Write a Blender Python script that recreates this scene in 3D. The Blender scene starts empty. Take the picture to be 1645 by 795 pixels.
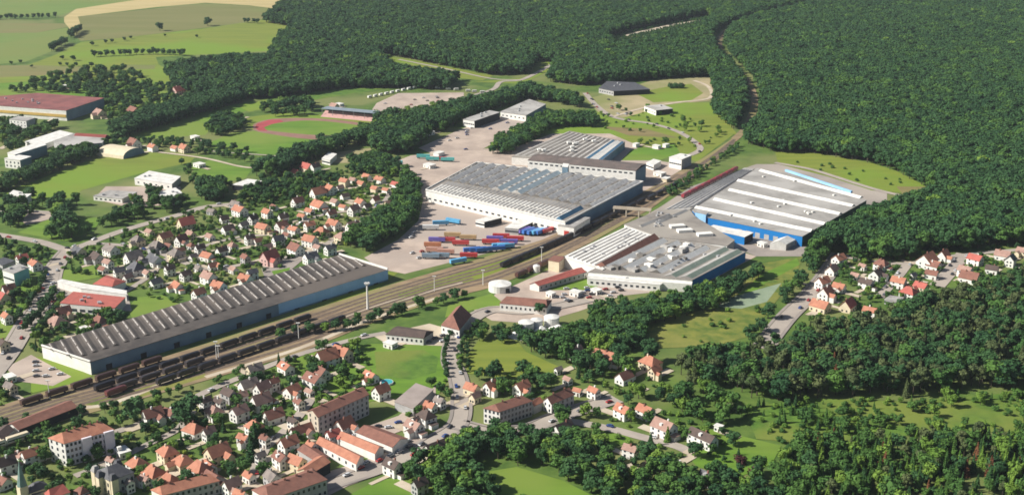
import bpy, bmesh, math, random
import numpy as np
from mathutils import Vector, Matrix, noise as mnoise
R = math.radians
rnd = random.Random(11)
sc = bpy.context.scene
C = sc.collection
# ---------------------------------------------------------------- camera, sky, sun
W, HP, F, CH = 1645.0, 795.0, 2000.0, 300.0
PITCH = math.atan((397.5 + 250.0) / F)
cam = bpy.data.objects.new('camera', bpy.data.cameras.new('camera'))
C.objects.link(cam); sc.camera = cam
cam.location = (0, 0, CH); cam.rotation_euler = (math.pi/2 - PITCH, 0, 0)
cam.data.sensor_width = 36; cam.data.lens = 36*F/W
cam.data.clip_start = 5; cam.data.clip_end = 30000
world = bpy.data.worlds.new('World'); sc.world = world; world.use_nodes = True
SUN_EL, SUN_AZ = 38.0, -98.0          # azimuth from +Y, clockwise
nt = world.node_tree; bg = nt.nodes['Background']
sky = nt.nodes.new('ShaderNodeTexSky'); sky.sky_type = 'NISHITA'; sky.sun_disc = False
sky.sun_elevation = R(SUN_EL); sky.sun_rotation = R(SUN_AZ)
nt.links.new(sky.outputs[0], bg.inputs[0]); bg.inputs[1].default_value = 0.052
sl = bpy.data.lights.new('sun', 'SUN'); sl.energy = 5.0; sl.angle = R(0.5); sl.color = (1.0, 0.96, 0.89)
sun = bpy.data.objects.new('sun', sl); C.objects.link(sun)
sdir = Vector((math.sin(R(SUN_AZ))*math.cos(R(SUN_EL)), math.cos(R(SUN_AZ))*math.cos(R(SUN_EL)), math.sin(R(SUN_EL))))
sun.rotation_euler = sdir.to_track_quat('Z', 'Y').to_euler()
sc.view_settings.view_transform = 'Standard'; sc.view_settings.look = 'None'
sc.view_settings.exposure = 0.52; sc.view_settings.gamma = 1
sc.render.engine = 'CYCLES'
sc.cycles.use_denoising = True
sc.cycles.pixel_filter_type = 'GAUSSIAN'; sc.cycles.filter_width = 1.9
sc.cycles.max_bounces = 5; sc.cycles.diffuse_bounces = 2; sc.cycles.volume_bounces = 0

# ---------------------------------------------------------------- projection
cp, sp = math.cos(PITCH), math.sin(PITCH)
def P(x, y, z=0.0):
    dx = (x - 822.5)/F; dy = (397.5 - y)/F
    d = (dx, cp + dy*sp, -sp + dy*cp)
    t = (z - CH)/d[2]
    return Vector((d[0]*t, d[1]*t, z))
def pix(v):
    rx, ry, rz = v[0], v[1], v[2]-CH
    zc = ry*cp - rz*sp; up = ry*sp + rz*cp
    return 822.5 + F*rx/zc, 397.5 - F*up/zc, F/zc
def ppm(y, x=822.5): return pix(P(x, y))[2]

# ---------------------------------------------------------------- materials
MATS = {}
def mat(name, c1, c2=None, scale=0.1, rough=0.85, detail=4, metal=0.0, c3=None, thr=(0.38, 0.62), stretch=None, bump=0, spec=0.3):
    if name in MATS: return MATS[name]
    m = bpy.data.materials.new(name); m.use_nodes = True; t = m.node_tree
    b = t.nodes['Principled BSDF']; b.inputs['Roughness'].default_value = rough; b.inputs['Metallic'].default_value = metal
    b.inputs['Specular IOR Level'].default_value = spec
    if c2 is None: c2 = tuple(x*0.8 for x in c1)
    tc = t.nodes.new('ShaderNodeTexCoord'); n = t.nodes.new('ShaderNodeTexNoise')
    geo = t.nodes.new('ShaderNodeNewGeometry'); src = geo.outputs['Position']
    if stretch:
        mp = t.nodes.new('ShaderNodeMapping'); mp.inputs['Rotation'].default_value = (0, 0, stretch[0]); mp.inputs['Scale'].default_value = (stretch[1], stretch[2], 1)
        t.links.new(src, mp.inputs[0]); src = mp.outputs[0]
    t.links.new(src, n.inputs['Vector']); n.inputs['Scale'].default_value = scale; n.inputs['Detail'].default_value = detail
    n.inputs['Roughness'].default_value = 0.62
    r = t.nodes.new('ShaderNodeValToRGB'); t.links.new(n.outputs['Fac'], r.inputs[0])
    r.color_ramp.elements[0].position = thr[0]; r.color_ramp.elements[0].color = (*c2, 1)
    r.color_ramp.elements[1].position = thr[1]; r.color_ramp.elements[1].color = (*c1, 1)
    out = r.outputs[0]
    if c3:
        n2 = t.nodes.new('ShaderNodeTexNoise'); n2.inputs['Scale'].default_value = scale*0.17; n2.inputs['Detail'].default_value = 3
        t.links.new(geo.outputs['Position'], n2.inputs['Vector'])
        r2 = t.nodes.new('ShaderNodeValToRGB'); r2.color_ramp.elements[0].position = .46; r2.color_ramp.elements[1].position = .6
        t.links.new(n2.outputs['Fac'], r2.inputs[0])
        mx = t.nodes.new('ShaderNodeMixRGB'); t.links.new(r2.outputs[0], mx.inputs[0]); t.links.new(out, mx.inputs[1]); mx.inputs[2].default_value = (*c3, 1)
        out = mx.outputs[0]
    t.links.new(out, b.inputs['Base Color'])
    if bump:
        bp = t.nodes.new('ShaderNodeBump'); bp.inputs['Strength'].default_value = bump; bp.inputs['Distance'].default_value = 1.0
        t.links.new(n.outputs['Fac'], bp.inputs['Height']); t.links.new(bp.outputs[0], b.inputs['Normal'])
    MATS[name] = m; return m
def leaf_mat(name, a, b_, tr=0.0):
    m = bpy.data.materials.new(name); m.use_nodes = True; t = m.node_tree
    b = t.nodes['Principled BSDF']; b.inputs['Roughness'].default_value = 0.75; b.inputs['Specular IOR Level'].default_value = 0.2
    oi = t.nodes.new('ShaderNodeObjectInfo')
    geo = t.nodes.new('ShaderNodeNewGeometry')
    n = t.nodes.new('ShaderNodeTexNoise'); n.inputs['Scale'].default_value = 0.012; n.inputs['Detail'].default_value = 3
    t.links.new(oi.outputs['Location'], n.inputs['Vector'])
    n3 = t.nodes.new('ShaderNodeTexNoise'); n3.inputs['Scale'].default_value = 0.6; n3.inputs['Detail'].default_value = 2
    t.links.new(geo.outputs['Position'], n3.inputs['Vector'])
    ad = t.nodes.new('ShaderNodeMath'); ad.operation = 'MULTIPLY_ADD'; t.links.new(n.outputs['Fac'], ad.inputs[0]); ad.inputs[1].default_value = 1.3; 
    ad2 = t.nodes.new('ShaderNodeMath'); ad2.operation = 'MULTIPLY_ADD'; t.links.new(oi.outputs['Random'], ad2.inputs[0]); ad2.inputs[1].default_value = 0.75; ad2.inputs[2].default_value = -0.72
    ad3 = t.nodes.new('ShaderNodeMath'); ad3.operation = 'MULTIPLY_ADD'; t.links.new(n3.outputs['Fac'], ad3.inputs[0]); ad3.inputs[1].default_value = 0.5; t.links.new(ad2.outputs[0], ad3.inputs[2])
    t.links.new(ad3.outputs[0], ad.inputs[2])
    mx = t.nodes.new('ShaderNodeMixRGB'); mx.use_clamp = True; t.links.new(ad.outputs[0], mx.inputs[0]); mx.inputs[1].default_value = (*a, 1); mx.inputs[2].default_value = (*b_, 1)
    t.links.new(mx.outputs[0], b.inputs['Base Color'])
    MATS[name] = m; return m
G = {}
LEAF = {'dark green': leaf_mat('leaf_dark', (.019, .062, .021), (.043, .104, .03)),
        'mid green': leaf_mat('leaf_mid', (.032, .088, .02), (.075, .155, .028)),
        'light green': leaf_mat('leaf_light', (.08, .16, .022), (.15, .24, .035)),
        'yellow green': leaf_mat('leaf_yellow', (.16, .23, .025), (.25, .31, .04)),
        'rust red': leaf_mat('leaf_rust', (.13, .05, .025), (.2, .09, .04)),
        'grey green': leaf_mat('leaf_olive', (.05, .078, .028), (.1, .125, .045)),
        'purple leaved': leaf_mat('leaf_purple', (.05, .018, .018), (.09, .035, .03))}
bark = mat('bark', (.09, .07, .05), (.05, .04, .03), 1.5)
GR = dict(
 ground=mat('ground_grass', (.11, .175, .03), (.055, .11, .018), 0.06, c3=(.17, .19, .06), detail=9, bump=.3),
 lawn=mat('lawn', (.135, .25, .024), (.085, .17, .018), 0.05, c3=(.165, .235, .035), detail=9, stretch=(.8, .35, 2.2), thr=(.35, .65)),
 meadow=mat('meadow', (.205, .235, .034), (.145, .19, .026), 0.035, c3=(.16, .25, .025), detail=9, stretch=(.8, .3, 2.4), thr=(.35, .65)),
 olive=mat('olive_field', (.19, .185, .065), (.16, .165, .05), 0.012, c3=(.15, .2, .045), stretch=(.2, .3, 2)),
 field=mat('field_green', (.16, .23, .05), (.125, .2, .04), 0.02, c3=(.17, .21, .05), stretch=(.2, .4, 3)),
 brown=mat('field_brown', (.24, .18, .08), (.18, .15, .06), 0.02, c3=(.18, .19, .06), stretch=(.2, .3, 3)),
 wheat=mat('wheat', (.5, .4, .19), (.42, .34, .15), 0.02, stretch=(.2, .4, 3)),
 scrub=mat('scrub_grass', (.2, .21, .04), (.09, .14, .024), 0.1, c3=(.21, .21, .05), bump=.5),
 rough=mat('rough_grass', (.11, .2, .025), (.06, .13, .018), 0.1, c3=(.16, .2, .035), bump=.5),
 concrete=mat('yard_concrete', (.5, .4, .325), (.36, .285, .235), 0.04, c3=(.4, .33, .28), detail=10),
 asphalt=mat('asphalt', (.33, .285, .25), (.25, .22, .195), 0.05, c3=(.38, .33, .28)),
 road=mat('road_asphalt', (.4, .345, .29), (.33, .285, .245), 0.06),
 path=mat('sandy_path', (.55, .47, .36), (.45, .37, .27), 0.06),
 ballast=mat('ballast', (.31, .22, .13), (.19, .135, .085), 0.07, c3=(.25, .215, .09), stretch=(-.84, .25, 1.6), thr=(.35, .6)),
 trackbed=mat('trackbed', (.2, .145, .1), (.13, .097, .072), 0.3),
 track=mat('running_track', (.29, .165, .125), (.24, .135, .1), 0.06),
 redtrack=mat('track_red', (.4, .07, .08), (.32, .06, .065), 0.06),
 pond=mat('pond_algae', (.3, .36, .24), (.22, .28, .18), 0.05, rough=.4),
 dirt=mat('dirt', (.42, .34, .2), (.3, .26, .14), 0.03, c3=(.22, .23, .08)),
)
WH = {'white': mat('render_white', (.78, .76, .71), (.68, .66, .61), .3), 'cream': mat('render_cream', (.68, .59, .42), (.6, .51, .36), .3),
      'grey': mat('render_grey', (.42, .41, .4), (.34, .33, .32), .3), 'pink': mat('render_pink', (.62, .4, .36), (.55, .35, .32), .3),  # grey also paints shade on right-hand walls of white blocks
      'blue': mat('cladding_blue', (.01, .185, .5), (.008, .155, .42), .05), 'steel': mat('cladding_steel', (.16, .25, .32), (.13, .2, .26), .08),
      'skyblue': mat('cladding_sky', (.32, .56, .8), (.27, .49, .7), .06), 'green': mat('cladding_green', (.03, .09, .08), (.025, .07, .06), .06),
      'teal': mat('render_teal', (.2, .5, .47), (.17, .43, .4), .2), 'tan': mat('render_tan', (.55, .48, .38), (.48, .41, .32), .2),
      'yellow': mat('render_yellow', (.6, .4, .12), (.52, .35, .1), .2), 'red': mat('paint_red', (.5, .05, .04), (.4, .04, .03), .3),
      'dark': mat('dark_interior', (.03, .03, .035), (.02, .02, .02), .3), 'lilac': mat('render_shade_lilac', (.76, .71, .75), (.66, .62, .66), .25)}  # lilac is white render with its shade put into the colour
RF = {'o': ('orange', mat('tile_orange', (.48, .215, .135), (.34, .14, .09), .35, thr=(.3, .7))), 'r': ('brown-red', mat('tile_brownred', (.27, .125, .09), (.18, .085, .065), .35, thr=(.3, .7))),
      'R': ('red', mat('tile_red', (.46, .13, .1), (.35, .1, .08), .35, thr=(.3, .7))), 'p': ('pinkish', mat('tile_pink', (.4, .25, .2), (.28, .17, .135), .35, thr=(.3, .7))),
      'b': ('dark brown', mat('tile_brown', (.12, .085, .07), (.075, .055, .05), .35, thr=(.3, .7))), 'g': ('grey-brown', mat('tile_greybrown', (.25, .21, .185), (.17, .145, .13), .35)),
      'd': ('dark grey', mat('slate', (.11, .11, .115), (.07, .07, .08), .35, rough=.6)), 'w': ('white', mat('sheet_white', (.74, .72, .67), (.52, .5, .46), .2, detail=9, thr=(.3, .6))),
      'l': ('light grey', mat('sheet_grey', (.4, .38, .35), (.26, .245, .23), .2, c3=(.44, .42, .39), detail=9))}
M_roofgrey = mat('felt_roof', (.29, .26, .225), (.18, .16, .145), .12, c3=(.32, .29, .25), detail=10, thr=(.3, .7))
M_sawd = mat('saw_dark', (.2, .185, .165), (.12, .11, .1), .12)
M_glass = mat('roof_glass', (.6, .58, .55), (.42, .4, .38), .25, rough=.7)
M_paleglass = mat('roof_glass_pale', (.45, .53, .55), (.36, .43, .45), .2, rough=.6)
M_blueglass = mat('roof_glass_blue', (.1, .22, .33), (.07, .16, .25), .2, rough=.3)
M_win = mat('window_glass', (.035, .045, .06), (.02, .028, .04), .5, rough=.15, spec=.6)
M_white = WH['white']; M_metal = mat('galvanised', (.5, .5, .5), (.42, .42, .42), 1, metal=.3, rough=.5)
M_roofbrown = mat('shed_roof', (.1, .086, .076), (.06, .052, .047), .12, c3=(.12, .1, .085), detail=9)
M_strip = mat('skylight_strip', (.4, .37, .34), (.16, .14, .13), .7, thr=(.4, .55))
M_rail = mat('rail_steel', (.25, .2, .17), (.18, .14, .12), .5, metal=.4, rough=.5)

# ---------------------------------------------------------------- object helpers
def mesh_obj(name, verts, faces, mats, parent=None, fm=None, smooth=False):
    me = bpy.data.meshes.new(name); me.from_pydata([tuple(v) for v in verts], [], faces)
    if not isinstance(mats, (list, tuple)): mats = [mats]
    for m in mats: me.materials.append(m)
    if fm: me.polygons.foreach_set('material_index', fm)
    if smooth: me.polygons.foreach_set('use_smooth', [True]*len(me.polygons))
    me.update()
    o = bpy.data.objects.new(name, me); C.objects.link(o)
    if parent: o.parent = parent
    return o
def thing(name, label, cat, loc, rot=0, group=None):
    o = bpy.data.objects.new(name, None); o.empty_display_size = 1; C.objects.link(o)
    o.location = loc; o.rotation_euler = (0, 0, rot); o['label'] = label; o['category'] = cat
    if group: o['group'] = group
    return o
def tag(o, label, cat, group=None):
    o['label'] = label; o['category'] = cat
    if group: o['group'] = group
    return o
def struct(o, kind='structure'):
    o['kind'] = kind; return o
class MB:
    def __init__(s): s.v = []; s.f = []; s.m = []
    def poly(s, pts, m=0):
        b = len(s.v); s.v += [tuple(p) for p in pts]; s.f.append(tuple(range(b, b+len(pts)))); s.m.append(m)
    def box(s, c, d, rot=0, m=0, taper=1.0):
        cx, cy, cz = c; dx, dy, dz = d[0]/2, d[1]/2, d[2]; b = len(s.v); co, si = math.cos(rot), math.sin(rot)
        for z, k in ((cz, 1), (cz+dz, taper)):
            for x, y in ((-dx, -dy), (dx, -dy), (dx, dy), (-dx, dy)):
                x *= k; y *= k; s.v.append((cx+x*co-y*si, cy+x*si+y*co, z))
        for f in ((0, 3, 2, 1), (4, 5, 6, 7), (0, 1, 5, 4), (1, 2, 6, 5), (2, 3, 7, 6), (3, 0, 4, 7)):
            s.f.append(tuple(b+i for i in f)); s.m.append(m)
    def cyl(s, c, r, h, n=12, m=0, r2=None):
        r2 = r if r2 is None else r2; b = len(s.v)
        for z, q in ((c[2], r), (c[2]+h, r2)):
            for i in range(n): a = 2*math.pi*i/n; s.v.append((c[0]+q*math.cos(a), c[1]+q*math.sin(a), z))
        for i in range(n): j = (i+1) % n; s.f.append((b+i, b+j, b+n+j, b+n+i)); s.m.append(m)
        s.f.append(tuple(b+n+i for i in range(n))); s.m.append(m)
    def build(s, name, mats, parent=None, smooth=False): return mesh_obj(name, s.v, s.f, mats, parent, s.m, smooth)
def area2(pts): return sum(pts[i-1][0]*pts[i][1]-pts[i][0]*pts[i-1][1] for i in range(len(pts)))
def ccw(pts): return pts if area2(pts) > 0 else pts[::-1]
def inpoly(x, y, poly):
    c = False; n = len(poly); j = n-1
    for i in range(n):
        xi, yi = poly[i][0], poly[i][1]; xj, yj = poly[j][0], poly[j][1]
        if (yi > y) != (yj > y) and x < (xj-xi)*(y-yi)/(yj-yi)+xi: c = not c
        j = i
    return c
def catmull(pts, k=6, closed=False):
    n = len(pts); out = []
    rng = range(n) if closed else range(n-1)
    for i in rng:
        p0 = pts[(i-1) % n] if (closed or i > 0) else pts[i]; p1 = pts[i]; p2 = pts[(i+1) % n]; p3 = pts[(i+2) % n] if (closed or i+2 < n) else p2
        for j in range(k):
            t = j/k
            out.append(tuple(.5*((2*p1[a])+(-p0[a]+p2[a])*t+(2*p0[a]-5*p1[a]+4*p2[a]-p3[a])*t*t+(-p0[a]+3*p1[a]-3*p2[a]+p3[a])*t**3) for a in range(2)))
    if not closed: out.append(tuple(pts[-1][:2]))
    return out
BLOCK = []      # (polygon world, margin) where no tree may stand
ROADPTS = []
LAYER = [0.0]
def patch(name, m, px, smooth=False, block=False, jit=0.0):
    pts = [P(*p).xy[:] for p in px]
    if smooth: pts = catmull(pts, 5, True)
    if jit: pts = [(x+rnd.uniform(-jit, jit), y+rnd.uniform(-jit, jit)) for x, y in pts]
    pts = ccw(pts); LAYER[0] += 0.004
    o = mesh_obj(name, [(x, y, LAYER[0]) for x, y in pts], [tuple(range(len(pts)))], GR[m]); struct(o)
    bm = bmesh.new(); bm.from_mesh(o.data); bmesh.ops.triangulate(bm, faces=bm.faces[:]); bm.to_mesh(o.data); bm.free()
    if block: BLOCK.append(pts)
    return o
def ribbon_pts(w, width, z):
    L = []; Rr = []
    for i in range(len(w)):
        a = Vector(w[max(i-1, 0)]); b = Vector(w[min(i+1, len(w)-1)]); d = (b-a).normalized(); n = Vector((-d.y, d.x))*width/2
        p = Vector(w[i]); L.append((p.x+n.x, p.y+n.y, z)); Rr.append((p.x-n.x, p.y-n.y, z))
    return L, Rr
def ribbon(name, m, px, width, block=True, k=6, world_pts=None, z=None):
    w = world_pts or catmull([P(*p).xy[:] for p in px], k)
    if z is None: LAYER[0] += 0.004; z = LAYER[0]
    L, Rr = ribbon_pts(w, width, z); n = len(L)
    o = mesh_obj(name, L+Rr, [(i, n+i, n+i+1, i+1) for i in range(n-1)], GR.get(m, m) if isinstance(m, str) else m); struct(o)
    if block:
        for i in range(n-1):
            a = Vector(w[i]); b = Vector(w[i+1]); q = max(1, int((b-a).length/6))
            for j in range(q): p = a.lerp(b, j/q); ROADPTS.append((p.x, p.y, width/2))
    return o, w

# ---------------------------------------------------------------- ground
g = mesh_obj('ground', [(-9000, -500, 0), (9000, -500, 0), (9000, 14000, 0), (-9000, 14000, 0)], [(0, 1, 2, 3)], GR['ground']); struct(g)
for a in [
 ('field', 'field', [(-60, -40), (340, -40), (330, -8), (240, 5), (120, 16), (100, 25), (-40, 26)]),
 ('field', 'olive', [(125, 27), (250, 14), (330, 6), (445, 12), (452, 27), (330, 45), (190, 62), (130, 66), (110, 50)]),
 ('field', 'wheat', [(103, 28), (122, 15), (200, 3), (320, -14), (460, -14), (440, 14), (400, 9), (330, 5), (250, 12), (125, 27), (131, 45), (113, 48), (103, 36)]),
 ('field', 'brown', [(-40, 38), (103, 38), (108, 44), (60, 53), (-40, 54)]),
 ('field', 'field', [(-40, 54), (60, 53), (108, 45), (112, 55), (90, 80), (40, 100), (-40, 106)]),
 ('meadow', 'meadow', [(50, 103), (90, 88), (130, 68), (190, 62), (330, 46), (452, 28), (475, 28), (468, 40), (440, 82), (250, 92), (255, 104), (308, 132), (305, 140), (250, 150), (170, 160), (-40, 160), (-40, 130)]),
 ('field', 'brown', [(-40, 106), (55, 105), (135, 108), (140, 116), (60, 122), (-40, 126)]),
 ('field', 'olive', [(205, 104), (250, 105), (248, 111), (165, 113)]),
 ('meadow', 'lawn', [(-40, 136), (70, 130), (140, 138), (240, 130), (300, 140), (280, 160), (170, 190), (60, 170)]),
 ('playing_field', 'lawn', [(195, 218), (300, 182), (405, 163), (425, 170), (372, 186), (345, 200), (330, 217), (200, 225)]),
 ('meadow', 'meadow', [(15, 306), (150, 256), (238, 245), (315, 252), (305, 261), (225, 279), (130, 306), (122, 318), (70, 320), (8, 314)]),
 ('playing_field', 'lawn', [(310, 266), (340, 257), (405, 271), (395, 286), (350, 296), (310, 290)]),
 ('playing_field', 'lawn', [(335, 230), (372, 214), (408, 211), (510, 223), (500, 235), (458, 251), (400, 247), (338, 237)]),
 ('meadow', 'meadow', [(378, 200), (400, 188), (450, 182), (560, 186), (640, 190), (640, 205), (560, 215), (420, 212)]),
 ('verge', 'rough', [(420, 160), (540, 140), (600, 125), (640, 130), (620, 142), (500, 162), (430, 172)]),
 ('verge', 'meadow', [(380, 170), (430, 160), (440, 172), (400, 180)]),
]: patch(a[0], a[1], a[2])
patch('running_track', 'track', [(406, 205), (411, 198), (440, 191), (500, 190), (560, 195), (618, 207), (575, 222), (500, 224), (430, 215), (410, 210)], True)
patch('playing_field', 'lawn', [(419, 206), (430, 201), (462, 196), (500, 194), (550, 198), (592, 206), (560, 216), (505, 217), (440, 211)], True)
patch('running_track', 'redtrack', [(409, 205), (413, 199), (432, 193), (450, 192.5), (456, 196), (436, 200), (424, 205), (430, 211), (415, 210)])
for a in [
 ('parking_lot', 'concrete', [(598, 176), (605, 166), (640, 150), (745, 149), (745, 160), (715, 172), (650, 186), (602, 182)], 1),
 ('parking_lot', 'concrete', [(672, 238), (740, 208), (800, 186), (850, 190), (850, 200), (790, 232), (755, 250), (700, 250)], 1),
 ('verge', 'dirt', [(505, 262), (530, 246), (595, 238), (600, 250), (570, 262)], 0),
 ('factory_yard', 'concrete', [(585, 414), (640, 385), (672, 355), (680, 320), (660, 290), (630, 262), (660, 250), (760, 240), (830, 236), (915, 205), (1010, 218), (1035, 255), (1080, 262), (1112, 262), (1000, 332), (930, 366), (870, 388), (790, 405), (650, 440), (610, 432)], 1),
 ('verge', 'meadow', [(870, 215), (900, 196), (960, 180), (1120, 170), (1180, 215), (1120, 260), (1080, 250), (1030, 236), (980, 215)], 0),
 ('verge', 'lawn', [(998, 258), (1015, 240), (1085, 232), (1092, 246), (1060, 258)], 0),
 ('verge', 'brown', [(965, 203), (1040, 208), (1090, 222), (1010, 218)], 0),
 ('verge', 'dirt', [(940, 160), (985, 148), (1060, 126), (1100, 122), (1140, 124), (1148, 145), (1140, 162), (1080, 168), (1000, 190), (960, 180)], 0),
 ('verge', 'meadow', [(1020, 150), (1070, 140), (1110, 135), (1130, 150), (1110, 162), (1050, 165)], 0),
 ('meadow', 'meadow', [(1030, 175), (1100, 165), (1150, 165), (1165, 190), (1185, 217), (1120, 212), (1060, 195)], 0),
 ('factory_yard', 'asphalt', [(1005, 365), (1060, 333), (1110, 300), (1215, 264), (1262, 264), (1340, 284), (1425, 310), (1425, 322), (1395, 335), (1290, 395), (1310, 402), (1290, 412), (1215, 412), (1190, 402), (1100, 400)], 1),
 ('factory_yard', 'concrete', [(890, 430), (925, 408), (1010, 362), (1110, 380), (1215, 412), (1120, 462), (1000, 475), (930, 500), (860, 520), (790, 515), (760, 497), (800, 470)], 1),
 ('verge', 'lawn', [(880, 458), (950, 444), (990, 452), (940, 466), (880, 466)], 0),
 ('meadow', 'meadow', [(1245, 243), (1300, 243), (1330, 250), (1400, 262), (1440, 275), (1485, 298), (1500, 310), (1470, 312), (1400, 306), (1330, 284), (1250, 264)], 0),
 ('verge', 'brown', [(1440, 300), (1485, 300), (1530, 312), (1525, 318), (1450, 312)], 0),
 ('clearing', 'meadow', [(598, 88), (660, 96), (720, 108), (792, 122), (775, 130), (720, 124), (655, 104), (598, 92)], 0),
 ('clearing', 'meadow', [(760, 132), (850, 125), (860, 85), (905, 86), (890, 110), (840, 135)], 0),
 ('clearing', 'meadow', [(1284, -4), (1390, -6), (1370, 6), (1315, 8)], 0),
 ('verge', 'meadow', [(560, 430), (640, 438), (600, 470), (480, 500), (480, 480)], 0),
 ('garden', 'lawn', [(460, 570), (585, 553), (590, 600), (640, 612), (720, 610), (700, 640), (630, 640), (560, 650), (520, 640)], 0),
 ('field', 'lawn', [(575, 560), (590, 552), (722, 555), (722, 612), (640, 616), (578, 606)], 0),
 ('rough_plot', 'rough', [(602, 565), (680, 562), (705, 575), (700, 598), (660, 610), (605, 602)], 0),
 ('field', 'meadow', [(752, 570), (770, 545), (830, 546), (845, 565), (905, 592), (890, 604), (800, 606), (750, 600)], 0),
 ('verge', 'lawn', [(720, 490), (790, 472), (812, 490), (760, 498), (715, 510)], 0),
 ('scrub_field', 'scrub', [(1020, 545), (1045, 512), (1150, 495), (1200, 450), (1215, 425), (1290, 412), (1280, 440), (1235, 500), (1205, 540), (1150, 556), (1040, 560)], 0),
 ('verge', 'lawn', [(1180, 478), (1225, 440), (1280, 415), (1285, 425), (1230, 455), (1192, 485)], 0),
 ('pond', 'pond', [(1152, 493), (1168, 480), (1215, 466), (1255, 455), (1232, 485), (1190, 496)], 0),
 ('lawn', 'lawn', [(1120, 700), (1140, 690), (1190, 700), (1255, 716), (1240, 745), (1190, 765), (1120, 750), (1100, 725)], 0),
 ('lawn', 'lawn', [(765, 760), (830, 750), (905, 772), (960, 800), (960, 830), (800, 830), (790, 790)], 0),
 ('lawn', 'lawn', [(940, 702), (1000, 692), (1018, 708), (980, 718), (945, 716)], 0),
 ('lawn', 'lawn', [(560, 795), (610, 770), (720, 760), (700, 820), (560, 830)], 0),
 ('meadow', 'rough', [(1195, 655), (1300, 640), (1460, 645), (1700, 625), (1700, 690), (1450, 700), (1330, 715), (1215, 705)], 0),
 ('verge', 'lawn', [(205, 498), (218, 478), (262, 474), (290, 490), (240, 509), (212, 510)], 0),
 ('meadow', 'lawn', [(28, 374), (85, 350), (165, 350), (150, 372), (105, 388)], 0),
 ('verge', 'lawn', [(-40, 560), (-40, 515), (30, 490), (42, 480), (50, 492), (15, 540)], 0),
 ('verge', 'meadow', [(50, 575), (72, 572), (150, 604), (110, 618), (50, 632)], 0),
 ('forecourt', 'concrete', [(10, 590), (50, 570), (115, 605), (85, 620), (25, 612)], 0),
 ('parking_lot', 'asphalt', [(55, 460), (92, 450), (205, 472), (212, 500), (100, 500), (75, 510), (50, 500)], 1),
 ('lawn', 'lawn', [(30, 455), (60, 448), (50, 470), (20, 480)], 0),
 ('lawn', 'lawn', [(75, 440), (150, 425), (165, 445), (110, 455), (90, 450)], 0),
 ('forecourt', 'asphalt', [(420, 432), (440, 415), (492, 405), (490, 415), (460, 440), (425, 446)], 0),
 ('verge', 'lawn', [(436, 436), (466, 430), (464, 438), (440, 442)], 1),
 ('school_yard', 'concrete', [(150, 320), (170, 300), (290, 300), (290, 330), (200, 332)], 0),
 ('parking_lot', 'concrete', [(35, 355), (48, 338), (88, 340), (82, 352), (42, 362)], 0),
 ('forecourt', 'concrete', [(640, 668), (700, 620), (700, 650), (650, 690), (560, 725), (520, 715), (560, 695)], 0),
 ('forecourt', 'concrete', [(520, 760), (600, 735), (660, 700), (680, 706), (640, 752), (560, 780), (520, 800)], 0),
 ('forecourt', 'path', [(600, 540), (690, 520), (725, 530), (715, 556), (690, 555), (620, 552)], 0),
]: patch(a[0], a[1], a[2], block=bool(a[3]))

# ---------------------------------------------------------------- rail yard
FAR = [(-60, 672), (0, 652), (100, 620), (148, 610), (300, 562), (460, 512), (600, 466), (760, 419), (870, 386), (930, 359), (1000, 326), (1060, 294), (1130, 254), (1187, 216), (1205, 200)]
NEAR = [(-60, 735), (0, 708), (130, 668), (300, 620), (480, 568), (590, 522), (700, 484), (790, 462), (870, 430), (960, 384), (1045, 336), (1090, 304), (1150, 260), (1194, 217), (1212, 200)]
def yat(L, x):
    for (x0, y0), (x1, y1) in zip(L, L[1:]):
        if x0 <= x <= x1: return y0+(y1-y0)*(x-x0)/(x1-x0)
patch('rail_yard', 'ballast', FAR+NEAR[::-1], block=True)
patch('verge', 'meadow', [(640, 470), (760, 432), (870, 400), (870, 410), (760, 452), (640, 486)])
patch('verge', 'scrub', [(130, 648), (300, 590), (330, 592), (330, 606), (170, 656)])
ribbon('platform', 'path', [(120, 656), (190, 645), (312, 594)], 4)
ribbon('path', 'path', [(558, 510), (600, 494), (700, 466), (745, 455)], 5)
ribbon('path', 'path', [(330, 606), (480, 560), (590, 515), (700, 480)], 4)
def trackline(t, x0, x1):
    out = []; x = x0
    while x <= x1:
        a, b = yat(FAR, x), yat(NEAR, x); out.append((x, a+(b-a)*t)); x += 30
    return out
tmap = {}
tk = [(.14, -50, 1100), (.24, -50, 900), (.36, -50, 1190), (.46, -50, 1190), (.56, -50, 780), (.66, -50, 1000), (.78, 160, 1190)]
for t, x0, x1 in tk:
    w = catmull([P(*p).xy[:] for p in trackline(t, x0, x1)], 3)
    tmap[t] = w; LAYER[0] += .004; z = LAYER[0]
    ribbon('trackbed', 'trackbed', None, 3.4, False, world_pts=w, z=z)
    for s in (-.72, .72):
        L, _ = ribbon_pts(w, 2*abs(s), z+.15)
        if s < 0: _, L = ribbon_pts(w, 2*abs(s), z+.15)
        ribbon('rail', M_rail, None, .16, False, world_pts=[p[:2] for p in L], z=z+.16)

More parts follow.
